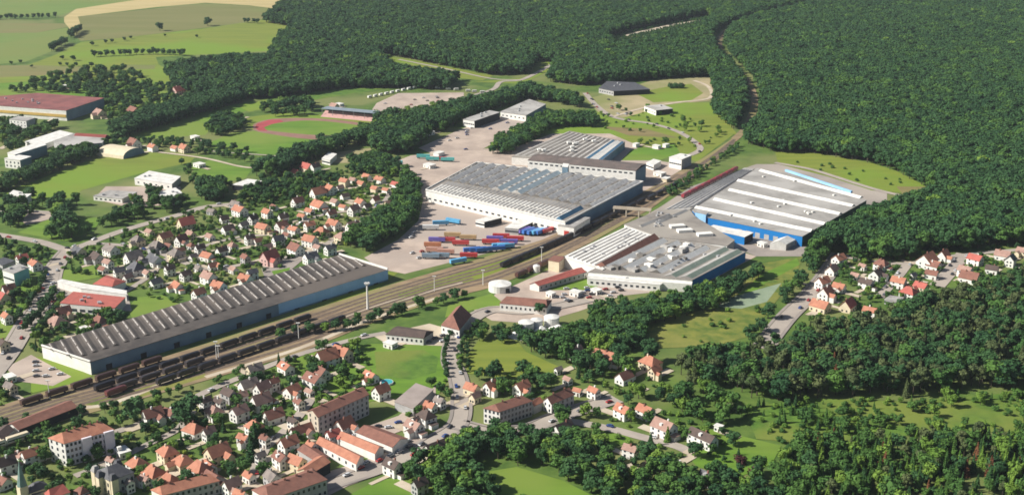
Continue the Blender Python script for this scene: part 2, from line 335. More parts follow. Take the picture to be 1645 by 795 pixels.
# ---------------------------------------------------------------- roads
ROADS = {
 'street': ([(480, 800), (530, 778), (600, 755), (650, 735), (700, 706), (736, 680), (741, 640), (735, 605), (724, 580), (730, 545), (752, 517), (790, 498), (850, 500), (950, 480)], 8),
 'inn': ([(736, 682), (790, 694), (850, 688), (890, 672), (940, 655), (990, 640)], 9),
 'hill': ([(890, 672), (935, 680), (985, 690), (1030, 702), (1085, 716), (1112, 728)], 7),
 'hamlet main': ([(1350, 408), (1325, 445), (1300, 475), (1268, 505), (1243, 535), (1225, 560)], 10),
 'hamlet lane': ([(1460, 422), (1440, 448), (1412, 478)], 7),
 'hamlet square': ([(1548, 408), (1530, 432), (1505, 460)], 11),
 'hamlet top': ([(1350, 412), (1450, 424), (1545, 410), (1680, 398)], 6),
 'left avenue': ([(110, 402), (88, 430), (76, 470), (45, 515), (15, 565), (-20, 610)], 10),
 'west road': ([(-40, 372), (60, 388), (108, 402), (130, 396), (200, 370), (290, 345), (330, 333), (380, 328)], 9),
 'estate street': ([(110, 400), (160, 392), (240, 402), (330, 432), (400, 424), (440, 430)], 5.5),
 'estate lane': ([(200, 470), (245, 440), (260, 420), (330, 395), (390, 380), (440, 375), (520, 345), (600, 335), (625, 310), (600, 300)], 5),
 'estate loop': ([(440, 430), (500, 405), (545, 380), (600, 345)], 5.5),
 'rail street': ([(150, 705), (240, 675), (330, 630), (395, 603), (480, 570), (570, 545), (620, 535)], 5.5),
 'villa lane': ([(120, 765), (180, 742), (235, 715), (285, 690), (310, 660)], 5),
 'mid lane': ([(405, 770), (425, 722), (450, 700), (480, 668), (500, 640)], 6),
 'forest road': ([(735, 160), (790, 145), (805, 132), (840, 128), (885, 105), (900, 95)], 7),
 'forest track': ([(1005, 58), (1040, 50), (1080, 41), (1130, 33)], 13),
 'clearing road': ([(640, 96), (720, 112), (790, 127), (840, 129)], 5),
 'works road': ([(940, 150), (960, 172), (990, 190), (1050, 200), (1095, 215), (1125, 238), (1108, 250)], 7),
 'works spur': ([(985, 188), (1030, 175), (1090, 165), (1140, 158), (1138, 140), (1115, 130)], 5),
 'hall road': ([(1245, 262), (1300, 272), (1340, 284), (1400, 303), (1455, 316), (1500, 320)], 6),
 'football road': ([(255, 245), (330, 255), (400, 270), (450, 262)], 4),
 'field path': ([(125, 165), (100, 185), (60, 205), (30, 225), (0, 240)], 7),
 'school road': ([(0, 340), (60, 340), (110, 350)], 5),
 'lane': ([(330, 240), (345, 244), (430, 250), (450, 252)], 3),
}
ribbon('railway', 'ballast', [(1180, 224), (1197, 208), (1206, 190), (1212, 165), (1205, 138), (1185, 112), (1163, 90), (1155, 68), (1166, 50), (1200, 36), (1290, 12)], 9, True)
for q_ in list(ROADPTS): ROADPTS.append((q_[0], q_[1], 8.5))
rw = {}
for k, (px, w) in ROADS.items():
    o, pts = ribbon('forest_road' if 'forest' in k else 'road', 'path' if k in ('forest track', 'field path', 'football road', 'works spur') else 'road', px, w)
    rw[k] = (pts, w)
for k in ('street', 'inn', 'hamlet main', 'left avenue'):   # kerbs and centre dashes
    pts, w = rw[k]
    for s in (0, 1):
        e = ribbon_pts(pts, w+2.4, 0)[s]
        ribbon('pavement', 'asphalt', None, 2.0, False, world_pts=[p[:2] for p in e], z=LAYER[0]+.12)
    mb = MB(); z = LAYER[0]+.03
    for i in range(0, len(pts)-1, 1):
        a, b = Vector(pts[i]), Vector(pts[i+1]); d = b-a; n = int(d.length//9)
        for j in range(n):
            c = a+d*((j+.5)/max(n, 1)); ang = math.atan2(d.y, d.x); u = Vector((math.cos(ang), math.sin(ang))); q = Vector((-u.y, u.x))*.1; u = u*1.5
            mb.poly([(*(c-u-q), z), (*(c+u-q), z), (*(c+u+q), z), (*(c-u+q), z)])
    struct(mb.build('road_marking', WH['white']))

# ---------------------------------------------------------------- buildings
FOOT = []
def lerp(a, b, t): return a+(b-a)*t
def footprint(px, h): return [P(x, y, h) for x, y in px]
def block(name, label, cat, px, h, walls='white', roof=M_roofgrey, over=.4, parapet=0.0, z_extra=0):
    """A building from the picture corners of its eaves; walls: one key or one per side of the given order."""
    top = footprint(px, h)
    FOOT.append([p.xy[:] for p in top])
    c = sum((p for p in top), Vector())/len(top); t = thing(name, label, cat, (c.x, c.y, 0))
    n = len(top); ws = [walls]*n if isinstance(walls, str) else list(walls)
    loc = [Vector((p.x-c.x, p.y-c.y, h)) for p in top]
    st = next((i for i in range(n) if ws[i] != ws[i-1]), 0); runs = []
    for k in range(n):
        i = (st+k) % n
        if runs and ws[runs[-1][-1]] == ws[i]: runs[-1].append(i)
        else: runs.append([i])
    for run in runs:
        mb = MB()
        for i in run: a, b = loc[i], loc[(i+1) % n]; mb.poly([(a.x, a.y, 0), (b.x, b.y, 0), (b.x, b.y, h), (a.x, a.y, h)])
        mb.build('wall', WH[ws[run[0]]], t)
    if roof:
        mb = MB(); o = [Vector((p.x, p.y, 0))*(1+over/max(1, Vector((p.x, p.y)).length)) for p in loc]
        mb.poly([(p.x, p.y, h+.35) for p in o]); mb.poly([(p.x, p.y, h+.01) for p in o][::-1])
        for i in range(n): a, b = o[i], o[(i+1) % n]; mb.poly([(a.x, a.y, h+.01), (b.x, b.y, h+.01), (b.x, b.y, h+.35), (a.x, a.y, h+.35)])
        mb.build('roof', roof, t)
        for i in range(z_extra):   # roof vents
            u, v = rnd.uniform(.15, .85), rnd.uniform(.2, .8)
            q = lerp(lerp(loc[0], loc[1], u), lerp(loc[-1], loc[-2], u), v); m2 = MB(); m2.box((q.x, q.y, h+.35), (2.2, 1.6, 1.3), rnd.random()); m2.build('roof_vent', M_metal, t)
    return t, loc
UNITWIN = None
def window(parent, a, b, u, z, w=1.1, h=1.4, mat_=None, name='window'):
    """one window in the wall a-b, centre at fraction u and height z"""
    global UNITWIN
    if UNITWIN is None:
        mb = MB(); mb.box((0, 0, -.5), (1, 1, 1)); UNITWIN = mb.build('window', M_win).data; bpy.data.objects.remove(bpy.data.objects['window'])
    a = Vector(a).xy; b = Vector(b).xy; p = a.lerp(b, u); o = bpy.data.objects.new(name, UNITWIN); C.objects.link(o); o.parent = parent
    o.location = (p.x, p.y, z); o.rotation_euler = (0, 0, math.atan2(b.y-a.y, b.x-a.x)); o.scale = (w, .16, h)
    if mat_: o.data = UNITWIN.copy(); o.data.materials[0] = mat_
    return o
def saw(parent, q, n, h, z, m1=M_sawd, m2=M_glass, frac=.62, name='sawtooth_roof', u0=0., u1=1.):
    """n sawteeth: ridges run from edge q0-q1 to edge q3-q2"""
    mb = MB()
    for i in range(n):
        ta = u0+(u1-u0)*i/n; tb = u0+(u1-u0)*(i+1)/n; tm = lerp(ta, tb, frac)
        a0, a1, am = [Vector((*lerp(q[0], q[1], t).xy, z)) for t in (ta, tb, tm)]
        b0, b1, bm_ = [Vector((*lerp(q[3], q[2], t).xy, z)) for t in (ta, tb, tm)]
        am.z += h; bm_.z += h
        mb.poly([a0, am, bm_, b0], 0); mb.poly([am, a1, b1, bm_], 1); mb.poly([a0, a1, am], 0); mb.poly([b0, bm_, b1], 0)
    return mb.build(name, [m1, m2], parent)
def sub(loc, u0, u1, v0, v1):
    f = lambda u, v: lerp(lerp(loc[0], loc[1], u), lerp(loc[3], loc[2], u), v)
    return [f(u0, v0), f(u1, v0), f(u1, v1), f(u0, v1)]
def strip(parent, a, b, w, z, h, m, name='ridge_skylight'):
    a = Vector(a); b = Vector(b); d = (b-a); ang = math.atan2(d.y, d.x); n = Vector((-math.sin(ang), math.cos(ang), 0))*w/2
    mb = MB(); r = Vector((0, 0, z+h)); e = Vector((0, 0, z)); A = Vector((a.x, a.y, 0)); B = Vector((b.x, b.y, 0))
    mb.poly([A-n+e, B-n+e, B+r, A+r]); mb.poly([A+r, B+r, B+n+e, A+n+e]); mb.poly([A-n+e, A+r, A+n+e]); mb.poly([B-n+e, B+n+e, B+r])
    return mb.build(name, m, parent)
def gable(parent, loc, z, rise, m, along=0, name='roof', over=.5, hip=0.0, wallmat=None):
    """pitched roof on a 4-corner block; along=0: ridge parallel to side 0-1"""
    q = [Vector((p.x, p.y, z)) for p in (loc if along == 0 else loc[1:]+loc[:1])]
    c = sum(q, Vector())/4
    e = []
    for p in q:
        d = p-c; d.z = 0; e.append(p+d.normalized()*over+Vector((0, 0, -.12)))
    r0 = (q[0]+q[3])/2; r1 = (q[1]+q[2])/2; d = r1-r0
    k = hip; e0 = (e[0]+e[3])/2; e1 = (e[1]+e[2])/2
    R0 = (e0 if k == 0 else r0+d*k)+Vector((0, 0, 0)); R1 = (e1 if k == 0 else r1-d*k)+Vector((0, 0, 0)); R0.z = R1.z = z+rise
    mb = MB(); th = Vector((0, 0, .22))
    mb.poly([e[0]+th, e[1]+th, R1+th, R0+th]); mb.poly([e[2]+th, e[3]+th, R0+th, R1+th])
    if k > 0: mb.poly([e[1]+th, e[2]+th, R1+th]); mb.poly([e[3]+th, e[0]+th, R0+th])
    mb.poly([e[0], R0, R1, e[1]]); mb.poly([e[2], R1, R0, e[3]])
    for i in range(4): mb.poly([e[i], e[(i+1) % 4], e[(i+1) % 4]+th, e[i]+th]) if (i % 2 == 0 or k > 0) else None
    if k == 0:
        mb.poly([e[1], R1, R1+th, e[1]+th]); mb.poly([R1, e[2], e[2]+th, R1+th]); mb.poly([e[3], R0, R0+th, e[3]+th]); mb.poly([R0, e[0], e[0]+th, R0+th])
    o = mb.build(name, m, parent)
    if k == 0 and wallmat:
        m2 = MB(); A = r0.copy(); A.z = z+rise-.05; B = r1.copy(); B.z = z+rise-.05
        m2.poly([q[3], q[0], A]); m2.poly([q[1], q[2], B]); m2.build('gable_wall', wallmat, parent)
    return o, (R0, R1)

# --- long goods shed
t, L = block('goods_shed', 'very long grey-brown shed with rows of skylight strips and white end wall beside the tracks', 'shed', [(67, 556), (145, 582), (623, 434), (545, 410)], 8, ['white', 'steel', 'white', 'steel'], M_roofbrown)
Ls = [L[1], L[2], L[3], L[0]]
N = 33
D_ = Vector((.5, -.87, 0)); e_ = (Ls[1]-Ls[0]).normalized(); pn = Vector((e_.y, -e_.x, 0)); wid = abs((Ls[0]-Ls[3]).dot(pn))
for i in range(N+3):
    bk = lerp(Ls[3], Ls[2], (i-1.2)/N); A_ = bk+D_*(wid*.03/abs(D_.dot(pn))); B_ = bk+D_*(wid*.76/abs(D_.dot(pn)))
    if not inpoly(A_.x, A_.y, [(p.x, p.y) for p in L]):
        k_ = next((k/20 for k in range(20) if inpoly(*lerp(A_, B_, k/20).xy, [(p.x, p.y) for p in L])), None)
        if k_ is None or k_ > .8: continue
        A_ = lerp(A_, B_, k_+.02)
    k_ = next((k/20 for k in range(20, 0, -1) if inpoly(*lerp(A_, B_, k/20).xy, [(p.x, p.y) for p in L])), None)
    if k_ is None or k_ < .25: continue
    B_ = lerp(A_, B_, k_)
    A_.z = B_.z = 0
    strip(t, A_, B_, 4.6, 8.36, .85, M_roofbrown, 'roof_ridge')
    d = B_-A_
    for j in range(2): strip(t, A_+d*(j/2+.03)+Vector((-.6, -.3, 0)), A_+d*((j+1)/2-.05)+Vector((-.6, -.3, 0)), 1.25, 8.7, .5, M_strip, 'roof_skylight')
q = sub(Ls, .585, 1, 0, 1); dd = (Ls[1]-Ls[0]).normalized(); nn = Vector((dd.y, -dd.x, 0))*.15
mb = MB(); a, b = q[0]+nn, q[1]+nn; mb.poly([(a.x, a.y, 1.2), (b.x, b.y, 1.2), (b.x, b.y, 8.2), (a.x, a.y, 8.2)]); mb.poly([(q[0].x, q[0].y, 8.2), (a.x, a.y, 8.2), (b.x, b.y, 8.2), (q[1].x, q[1].y, 8.2)][::-1]); mb.build('blue_cladding', WH['skyblue'], t)
for k, u in enumerate([.05+.1*i for i in range(10)]): window(t, Ls[0], Ls[1], u, 1.9, 4, 3.6, WH['dark'], 'door')
mb = MB(); a, b = L[2], L[3]; mb.box(((a.x+b.x)/2, (a.y+b.y)/2, 8.36), ((b-a).length, .8, 1.4), math.atan2((b-a).y, (b-a).x)); mb.build('parapet', M_white, t)
mb = MB(); a, b = L[0], L[1]; mb.box(((a.x+b.x)/2, (a.y+b.y)/2, 8.36), ((b-a).length, .7, .9), math.atan2((b-a).y, (b-a).x)); mb.build('parapet', M_white, t)

# --- main factory
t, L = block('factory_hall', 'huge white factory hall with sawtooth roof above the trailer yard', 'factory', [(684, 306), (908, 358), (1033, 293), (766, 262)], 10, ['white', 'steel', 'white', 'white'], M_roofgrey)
n = 15
for i in range(n):
    u0, u1 = i/n, (i+1)/n; pale = 5 <= i <= 7
    saw(t, sub(L, u0, u1, .34, .98), 1, 2.2, 10.36, RF['l'][1] if pale else M_sawd, M_paleglass if pale else M_glass, .66, 'sawtooth')
    strip(t, lerp(lerp(L[0], L[1], lerp(u0, u1, .62)), lerp(L[3], L[2], lerp(u0, u1, .62)), .35), lerp(lerp(L[0], L[1], lerp(u0, u1, .62)), lerp(L[3], L[2], lerp(u0, u1, .62)), .97), 1.6, 12.35, .5, M_paleglass if pale else RF['w'][1], 'ridge_cap')
    for j in range(8):   # roof lights
        p = lerp(lerp(L[0], L[1], (u0+u1)/2-.01), lerp(L[3], L[2], (u0+u1)/2-.01), .38+.075*j); mb = MB(); mb.box((p.x, p.y, 11.2), (1.4, 2.6, .9), -.75); mb.build('roof_vent', M_sawd if pale or (i+j) % 3 else RF['l'][1], t)
for k in range(3): saw(t, sub(L, .03, .94, .03+k*.1, .12+k*.1), 34, .75, 10.36, RF['w'][1] if k < 2 else M_roofgrey, RF['l'][1], .55, 'sawtooth_row')
for i in range(22): window(t, L[0], L[1], .03+i*.043, 3.2, 3.2, 1.5)
for i in range(16): window(t, L[1], L[2], .04+i*.06, 6.5, 4.5, 1.3, M_blueglass)
mb = MB()
for i in range(4):
    a, b = L[i], L[(i+1) % 4]; c = (a+b)/2; mb.box((c.x, c.y, 10.3), ((b-a).length, .6, 1.0), math.atan2((b-a).y, (b-a).x))
mb.build('parapet', M_white, t)
strip(t, lerp(L[1], L[2], .04)+Vector((-8, 3, 0)), lerp(L[1], L[2], .30)+Vector((-8, 3, 0)), 6, 10.4, 2.6, M_blueglass, 'blue_skylight')
t, L = block('loading_bay', 'low white loading annex with a red door at the front corner of the factory', 'annex', [(896, 362), (922, 366), (948, 350), (925, 348)], 8, 'white', RF['l'][1])
window(t, L[0], L[1], .55, 2.2, 4.5, 4.4, WH['red'], 'door')
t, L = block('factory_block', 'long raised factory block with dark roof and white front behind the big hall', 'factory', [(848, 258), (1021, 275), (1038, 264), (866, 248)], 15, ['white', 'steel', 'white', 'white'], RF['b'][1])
gable(t, L, 15.3, 1.6, mat('block_roof', (.17, .13, .115), (.12, .1, .09), .1), 0, 'pitched_roof', .3)
for i in range(20): window(t, L[0], L[1], .03+i*.049, 12.6, 3, 1.4)
t, L = block('weaving_hall', 'grey sawtooth hall with blue glazed strips at the rear of the factory site', 'factory', [(822, 252), (962, 262), (1004, 228), (915, 211)], 8, ['white', 'steel', 'white', 'white'], M_roofgrey)
for i in range(13): saw(t, sub(L, i/13, (i+1)/13, .04, .96), 1, .9, 8.36, RF['l'][1], M_roofgrey if i < 10 else (M_blueglass if i != 11 else M_white), .55, 'sawtooth')
for i in range(9):
    p = lerp(lerp(L[0], L[1], .1+rnd.random()*.7), lerp(L[3], L[2], .1+rnd.random()*.7), .2+rnd.random()*.6); mb = MB(); mb.box((p.x, p.y, 9.8), (4, 3, 1.8), .3); mb.build('roof_plant', M_white, t)
t, L = block('roof_tower', 'small blue lift tower between the front hall and the raised block', 'tower', [(903, 268), (912, 269), (914, 264), (905, 263)], 17, 'steel', RF['w'][1])

# --- blue hall on the right
t, L = block('warehouse', 'large blue warehouse with grey roof crossed by white skylight ridges', 'warehouse', [(1112, 338), (1120, 346), (1289, 380), (1392, 322), (1262, 279), (1216, 271)], 8.5, ['blue', 'blue', 'green', 'green', 'skyblue', 'grey'], mat('hall_felt', (.36, .34, .31), (.25, .235, .215), .15, c3=(.4, .38, .35), detail=10, thr=(.3, .7)))
ctr = t.location
for a, b in [((1222, 274), (1384, 318)), ((1186, 290), (1371, 331)), ((1172, 305), (1350, 344)), ((1148, 320), (1326, 360)), ((1118, 333), (1305, 371))]:
    strip(t, P(*a, 8.9)-ctr, P(*b, 8.9)-ctr, 6.5, 8.86, 1.6, RF['w'][1])
for i in range(26):
    p = P(*lerp(Vector((1140, 330)), Vector((1360, 325)), rnd.random()), 8.9)-ctr; p = p + Vector((rnd.uniform(-15, 15), rnd.uniform(-70, 90), 0))
    if inpoly(p.x, p.y, [(q.x, q.y) for q in L]): mb = MB(); mb.box((p.x, p.y, 8.86), (2.4, 1.8, 1.2), .5); mb.build('roof_vent', RF['w'][1], t)
a, b = P(1262, 276, 8.5)-ctr, P(1368, 311, 8.5)-ctr; mb = MB(); mb.box(((a.x+b.x)/2, (a.y+b.y)/2, 8.86), ((b-a).length, 2, 2.0), math.atan2((b-a).y, (b-a).x)); mb.build('blue_parapet', WH['skyblue'], t)
for i in range(7): window(t, L[1], L[2], .42+i*.085, 2.2, 4.2, 4, WH['grey'], 'dock_door')
t, L = block('warehouse_annex', 'blue annex with pale roof against the blue warehouse front', 'annex', [(1133, 367), (1196, 381), (1210, 374), (1147, 362)], 6.5, ['blue', 'dark', 'blue', 'blue'], RF['w'][1])
t, L = block('storage_tent', 'white storage tent standing at the corner of the blue warehouse yard', 'tent', [(1237, 391), (1263, 393), (1278, 385), (1252, 383)], 5, ['white', 'grey', 'white', 'white'], None)
gable(t, L, 5, 2.5, RF['w'][1], 1, 'roof', .1, wallmat=M_white)
t, L = block('loading_canopy', 'long low grey canopy running along the left side of the blue warehouse', 'canopy', [(1058, 342), (1108, 337), (1212, 272), (1196, 270)], 7, ['skyblue', 'grey', 'grey', 'steel'], RF['l'][1])
for i in range(5): saw(t, sub(L, i/5, (i+1)/5, .05, .95), 1, .9, 7.36, RF['l'][1], M_glass, .7, 'roof_bay')
t, L = block('blue_penthouse', 'small blue rooftop plant room above the blue warehouse corner', 'plant room', [(1117, 341), (1134, 345), (1138, 341), (1121, 338)], 11, 'skyblue', RF['l'][1])
# --- middle grey hall
t, L = block('grey_hall', 'flat grey-roofed hall between the footbridge and the blue warehouse', 'hall', [(1003, 361), (1060, 381), (1168, 395), (1180, 386), (1118, 350), (1108, 338), (1062, 337)], 8.5, ['white', 'white', 'grey', 'grey', 'grey', 'grey', 'grey'], M_roofgrey, z_extra=10)
c = t.location
for a, b in [((1052, 360), (1102, 338)), ((1028, 364), (1075, 345))]: strip(t, P(*a, 9)-c, P(*b, 9)-c, 4, 8.9, 1.4, RF['l'][1])
for a in [(1088, 365), (1132, 378), (1100, 372)]:
    p = P(*a, 9)-c; mb = MB(); mb.box((p.x, p.y, 8.8), (12, 6, 2.2), .2); mb.build('roof_plant', M_white, t)
# --- lower factory
t, L = block('dye_works', 'white-roofed factory with brown-red ridge beside the railway', 'factory', [(905, 413), (968, 434), (1062, 382), (1008, 364)], 8, 'white', RF['w'][1], z_extra=12)
for i in range(9): saw(t, sub(L, i/9, (i+1)/9, .03, .95), 1, .55, 8.36, RF['w'][1], RF['l'][1], .6, 'sawtooth')
strip(t, lerp(L[1], L[2], .05)+Vector((-3, 2, 0)), lerp(L[1], L[2], .95)+Vector((-3, 2, 0)), 10, 8.7, 3.6, RF['r'][1], 'tiled_ridge')
t, L = block('sawtooth_works', 'cluttered sawtooth works with blue right wall above the tree belt', 'factory', [(945, 437), (1112, 450), (1198, 405), (1064, 380)], 7.5, ['white', 'blue', 'white', 'white'], M_roofgrey, z_extra=14)
for i in range(4): saw(t, sub(L, i/6+.02, (i+.9)/6, .1, .9), 1, 2.6, 7.86, M_sawd, M_white, .6, 'sawtooth')
for i in range(2): saw(t, sub(L, .7+i*.15, .83+i*.15, .03, .97), 1, 2.0, 7.86, RF['l'][1], mat('green_glass', (.25, .3, .24), (.2, .25, .2), .2), .6, 'long_bay')
for i in range(26):
    p = lerp(lerp(L[0], L[1], .05+rnd.random()*.6), lerp(L[3], L[2], .05+rnd.random()*.6), .08+rnd.random()*.85)
    mb = MB(); mb.box((p.x, p.y, 7.86), (rnd.uniform(3, 8), rnd.uniform(2, 5), rnd.uniform(1, 3.4)), -.8); mb.build('roof_plant', [M_white, M_sawd, RF['l'][1]][i % 3], t)
mb = MB(); a, b = L[0], L[1]; cc = (a+b)/2; mb.box((cc.x, cc.y-1, 0), ((b-a).length, 8, 6.2), math.atan2((b-a).y, (b-a).x)); mb.build('front_range', M_white, t)
t, L = block('site_office', 'flat white office block with pinkish sign in front of the sawtooth works', 'office', [(945, 448), (1060, 458), (1075, 448), (965, 438)], 5, 'white', RF['w'][1], z_extra=3)
for i in range(12): window(t, L[0], L[1], .05+i*.08, 2.6, 2, 1.5)
# --- footbridge
a, b = P(985, 334, 7), P(1046, 338, 7); t = thing('footbridge', 'pale concrete footbridge crossing the tracks between the two factories', 'bridge', (*a.xy, 0))
mb = MB(); d = b-a; ang = math.atan2(d.y, d.x); mb.box((d.x/2, d.y/2, 6.6), (d.length, 3.2, .8), ang); mb.build('deck', WH['tan'], t)
for s in (-1, 1):
    mb = MB(); n_ = Vector((-math.sin(ang), math.cos(ang), 0))*1.5*s; mb.box((d.x/2+n_.x, d.y/2+n_.y, 7.4), (d.length, .15, 1.1), ang); mb.build('railing', WH['tan'], t)
for u in (.03, .35, .68, .97):
    mb = MB(); mb.box((d.x*u, d.y*u, 0), (1, 2.4, 6.6), ang); mb.build('pier', WH['tan'], t)
# --- simple long blocks : name,label,cat,px,h,walls,roofkey,rise,along,hip, windows per side (side,cols,rows)
def pitched(name, label, cat, px, h, walls, rk, rise, along=0, hip=0.0, wins=(), chim=0, over=.5, door=None):
    t, L = block(name, label, cat, px, h, walls, None)
    wm = WH[walls if isinstance(walls, str) else walls[0]]
    o, (r0, r1) = gable(t, L, h, rise, RF[rk][1], along, 'roof', over, hip, wallmat=wm)
    for s, nc, nr in wins:
        for i in range(nc):
            for j in range(nr): window(t, L[s], L[(s+1) % 4], (i+.5)/nc, h*(j+.55)/nr, 1.2, min(1.6, h/nr*.55))
    for k in range(chim):
        p = lerp(r0, r1, (k+.5)/chim); mb = MB(); mb.box((p.x+.4, p.y+.4, p.z-1.2), (.9, .9, 2.4)); mb.build('chimney', RF['r'][1], o)
    if door is not None: window(t, L[door], L[(door+1) % 4], .5, 1.1, 1.2, 2.2, RF['b'][1], 'door')
    return t, L
pitched('apartment_block', 'long four-storey tan apartment block with brown-red roof', 'apartment block', [(494, 660), (511, 670), (592, 634), (575, 624)], 12, ['tan', 'grey', 'tan', 'tan'], 'r', 2.6, 1, 0, ((0, 2, 4), (1, 11, 4)), 3)  # grey long side is the tan wall with shade in its colour
t, L = pitched('sanatorium', 'four-storey white grand building with orange hipped roof by the station', 'grand building', [(78, 703), (104, 712), (183, 690), (160, 678)], 13, ['white', 'lilac', 'white', 'white'], 'o', 3.4, 1, .12, ((0, 3, 4), (1, 12, 4)), 5)  # lilac on the right-hand front and bays paints their shade
for u in (.5, .95): # projecting bays
    a = lerp(L[1], L[2], u-.07); mb = MB(); ang = math.atan2((L[2]-L[1]).y, (L[2]-L[1]).x); mb.box((a.x+.1, a.y-.1, 0), (5, 2, 13.3), ang); mb.build('bay', WH['lilac'], t)
t, L = block('villa', 'ornate cream mansion with black and pale mansard roofs among trees', 'mansion', [(150, 758), (176, 772), (215, 758), (187, 746)], 9, ['cream', 'grey', 'cream', 'cream'], None)
gable(t, L, 9, 4, RF['d'][1], 1, 'roof', .4, .28)
for s, nc in ((0, 4), (1, 5)):
    for i in range(nc):
        for j in range(2): window(t, L[s], L[s+1], (i+.5)/nc, 2.6+j*3.6, 1.1, 1.9)
for u, v in ((.0, .1), (1, .15), (.5, -.05), (.1, 1)):
    p = lerp(lerp(L[0], L[1], u), lerp(L[3], L[2], u), v); mb = MB(); mb.box((p.x, p.y, 0), (3.4, 3.4, 9.5), .8); w_ = mb.build('turret', WH['cream'], t); mb = MB(); mb.box((p.x, p.y, 9.5), (3.9, 3.9, 2.6), .8, 0, .45); mb.build('turret_roof', RF['d'][1] if u else RF['l'][1], t)
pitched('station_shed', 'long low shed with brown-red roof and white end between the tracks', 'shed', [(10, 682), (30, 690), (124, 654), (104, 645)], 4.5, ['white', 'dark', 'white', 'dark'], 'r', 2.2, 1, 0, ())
pitched('workshop', 'grey-brown workshop roof next to the station shed at the left edge', 'workshop', [(-14, 700), (4, 706), (22, 690), (4, 684)], 5, 'grey', 'b', 2, 1)
# workshops by the street
pitched('workshop', 'nearest orange-roofed workshop with white side wall by the street', 'workshop', [(508, 712), (572, 745), (584, 733), (521, 703)], 4.5, 'white', 'o', 2.2, 0, 0, ((0, 6, 1),))
pitched('workshop', 'middle brown-orange workshop roof of the street row', 'workshop', [(542, 703), (602, 728), (616, 718), (556, 695)], 4.5, 'white', 'o', 2.2, 0)
pitched('workshop', 'widest brown-red workshop with grey ridge strip in the street row', 'workshop', [(572, 694), (630, 718), (655, 704), (600, 684)], 4.5, 'white', 'r', 2.2, 0)
pitched('workshop', 'brown low workshop left of the orange-roofed workshops', 'workshop', [(478, 722), (510, 742), (528, 734), (500, 714)], 4, 'grey', 'r', 1.6, 0)
pitched('workshop', 'orange-brown roofed workshop wing behind the town hall block', 'workshop', [(478, 755), (497, 762), (530, 742), (508, 734)], 6, ['cream', 'dark', 'cream', 'cream'], 'o', 2.2, 1)
pitched('town_block', 'large orange-roofed tenement with shade-painted grey front cut by the bottom edge', 'tenement', [(405, 786), (432, 802), (525, 770), (500, 752)], 9, ['white', 'grey', 'white', 'white'], 'r', 3, 1, .1, ((1, 11, 2),), 4)  # grey front carries its shade as wall colour
pitched('town_block', 'long orange-roofed tenement cut by the bottom edge left of the round hip houses', 'tenement', [(243, 786), (262, 795), (352, 772), (332, 762)], 7, ['white', 'grey', 'white', 'white'], 'o', 2.8, 1, .06, ((1, 10, 2),), 3)
pitched('orchard_house', 'pinkish-red roofed building at the bottom edge beside the spire', 'house', [(72, 792), (82, 800), (112, 790), (98, 780)], 6, 'white', 'R', 3, 1, .1)
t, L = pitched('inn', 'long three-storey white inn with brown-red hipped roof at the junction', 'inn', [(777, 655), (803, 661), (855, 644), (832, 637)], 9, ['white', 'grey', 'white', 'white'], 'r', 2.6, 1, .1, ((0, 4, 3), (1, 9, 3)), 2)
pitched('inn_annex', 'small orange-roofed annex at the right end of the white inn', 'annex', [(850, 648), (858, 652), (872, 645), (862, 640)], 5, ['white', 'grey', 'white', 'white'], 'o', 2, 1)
pitched('row_house', 'long white house with red roof and shade-painted grey side right of the inn', 'house', [(873, 643), (886, 649), (922, 634), (905, 628)], 6, ['white', 'grey', 'white', 'white'], 'r', 3.2, 1, 0, ((1, 5, 2), (0, 2, 2)), 2)  # grey side is white wall with shade put into the colour
t, L = block('depot', 'flat pinkish-grey roofed depot right of the tan apartment block', 'depot', [(634, 645), (664, 656), (696, 626), (668, 616)], 5, 'grey', mat('depot_roof', (.36, .3, .27), (.3, .25, .22), .1))
t, L = block('supermarket', 'wide red-roofed supermarket with white walls beside the car park', 'supermarket', [(97, 487), (184, 495), (201, 478), (118, 469)], 6, ['white', 'grey', 'white', 'white'], RF['R'][1], z_extra=5)
for i in range(6): window(t, L[0], L[1], .1+i*.15, 2, 4, 2)
t, L = block('canopy', 'curved white canopy running behind the red supermarket roof', 'canopy', [(92, 452), (130, 463), (203, 473), (203, 467), (140, 457), (100, 449)], 5, 'white', RF['w'][1])
pitched('annex_house', 'red-roofed block behind the supermarket canopy', 'annex', [(150, 456), (180, 460), (202, 452), (172, 442)], 6, 'white', 'R', 2.4, 0, .2)
pitched('great_barn', 'tall steep-roofed dark brown and red house at the top of the street', 'great house', [(709, 522), (738, 530), (757, 506), (733, 494)], 6, ['white', 'grey', 'white', 'white'], 'r', 6.5, 1, .2, ((0, 4, 1),))
pitched('long_house', 'low dark brown-roofed building with white walls left of the great house', 'building', [(620, 537), (680, 543), (696, 532), (640, 524)], 5, ['white', 'grey', 'white', 'white'], 'b', 2, 0, .05, ((0, 8, 1),))
pitched('long_house', 'white building with long brown-red roof beside the chalky heaps', 'building', [(803, 487), (878, 494), (886, 482), (815, 476)], 5.5, 'white', 'r', 2.4, 0, .06, ((0, 10, 1),))
pitched('long_house', 'long low building with bright red roof below the white-roofed factory', 'building', [(851, 456), (866, 459), (941, 437), (926, 431)], 4.5, ['white', 'grey', 'white', 'white'], 'R', 2, 1, 0, ((1, 10, 1),))
t, L = block('silo_block', 'cream cube-like block beside the tracks at the end of the red-roofed building', 'block', [(881, 418), (898, 421), (908, 413), (890, 411)], 8, 'cream', RF['r'][1])
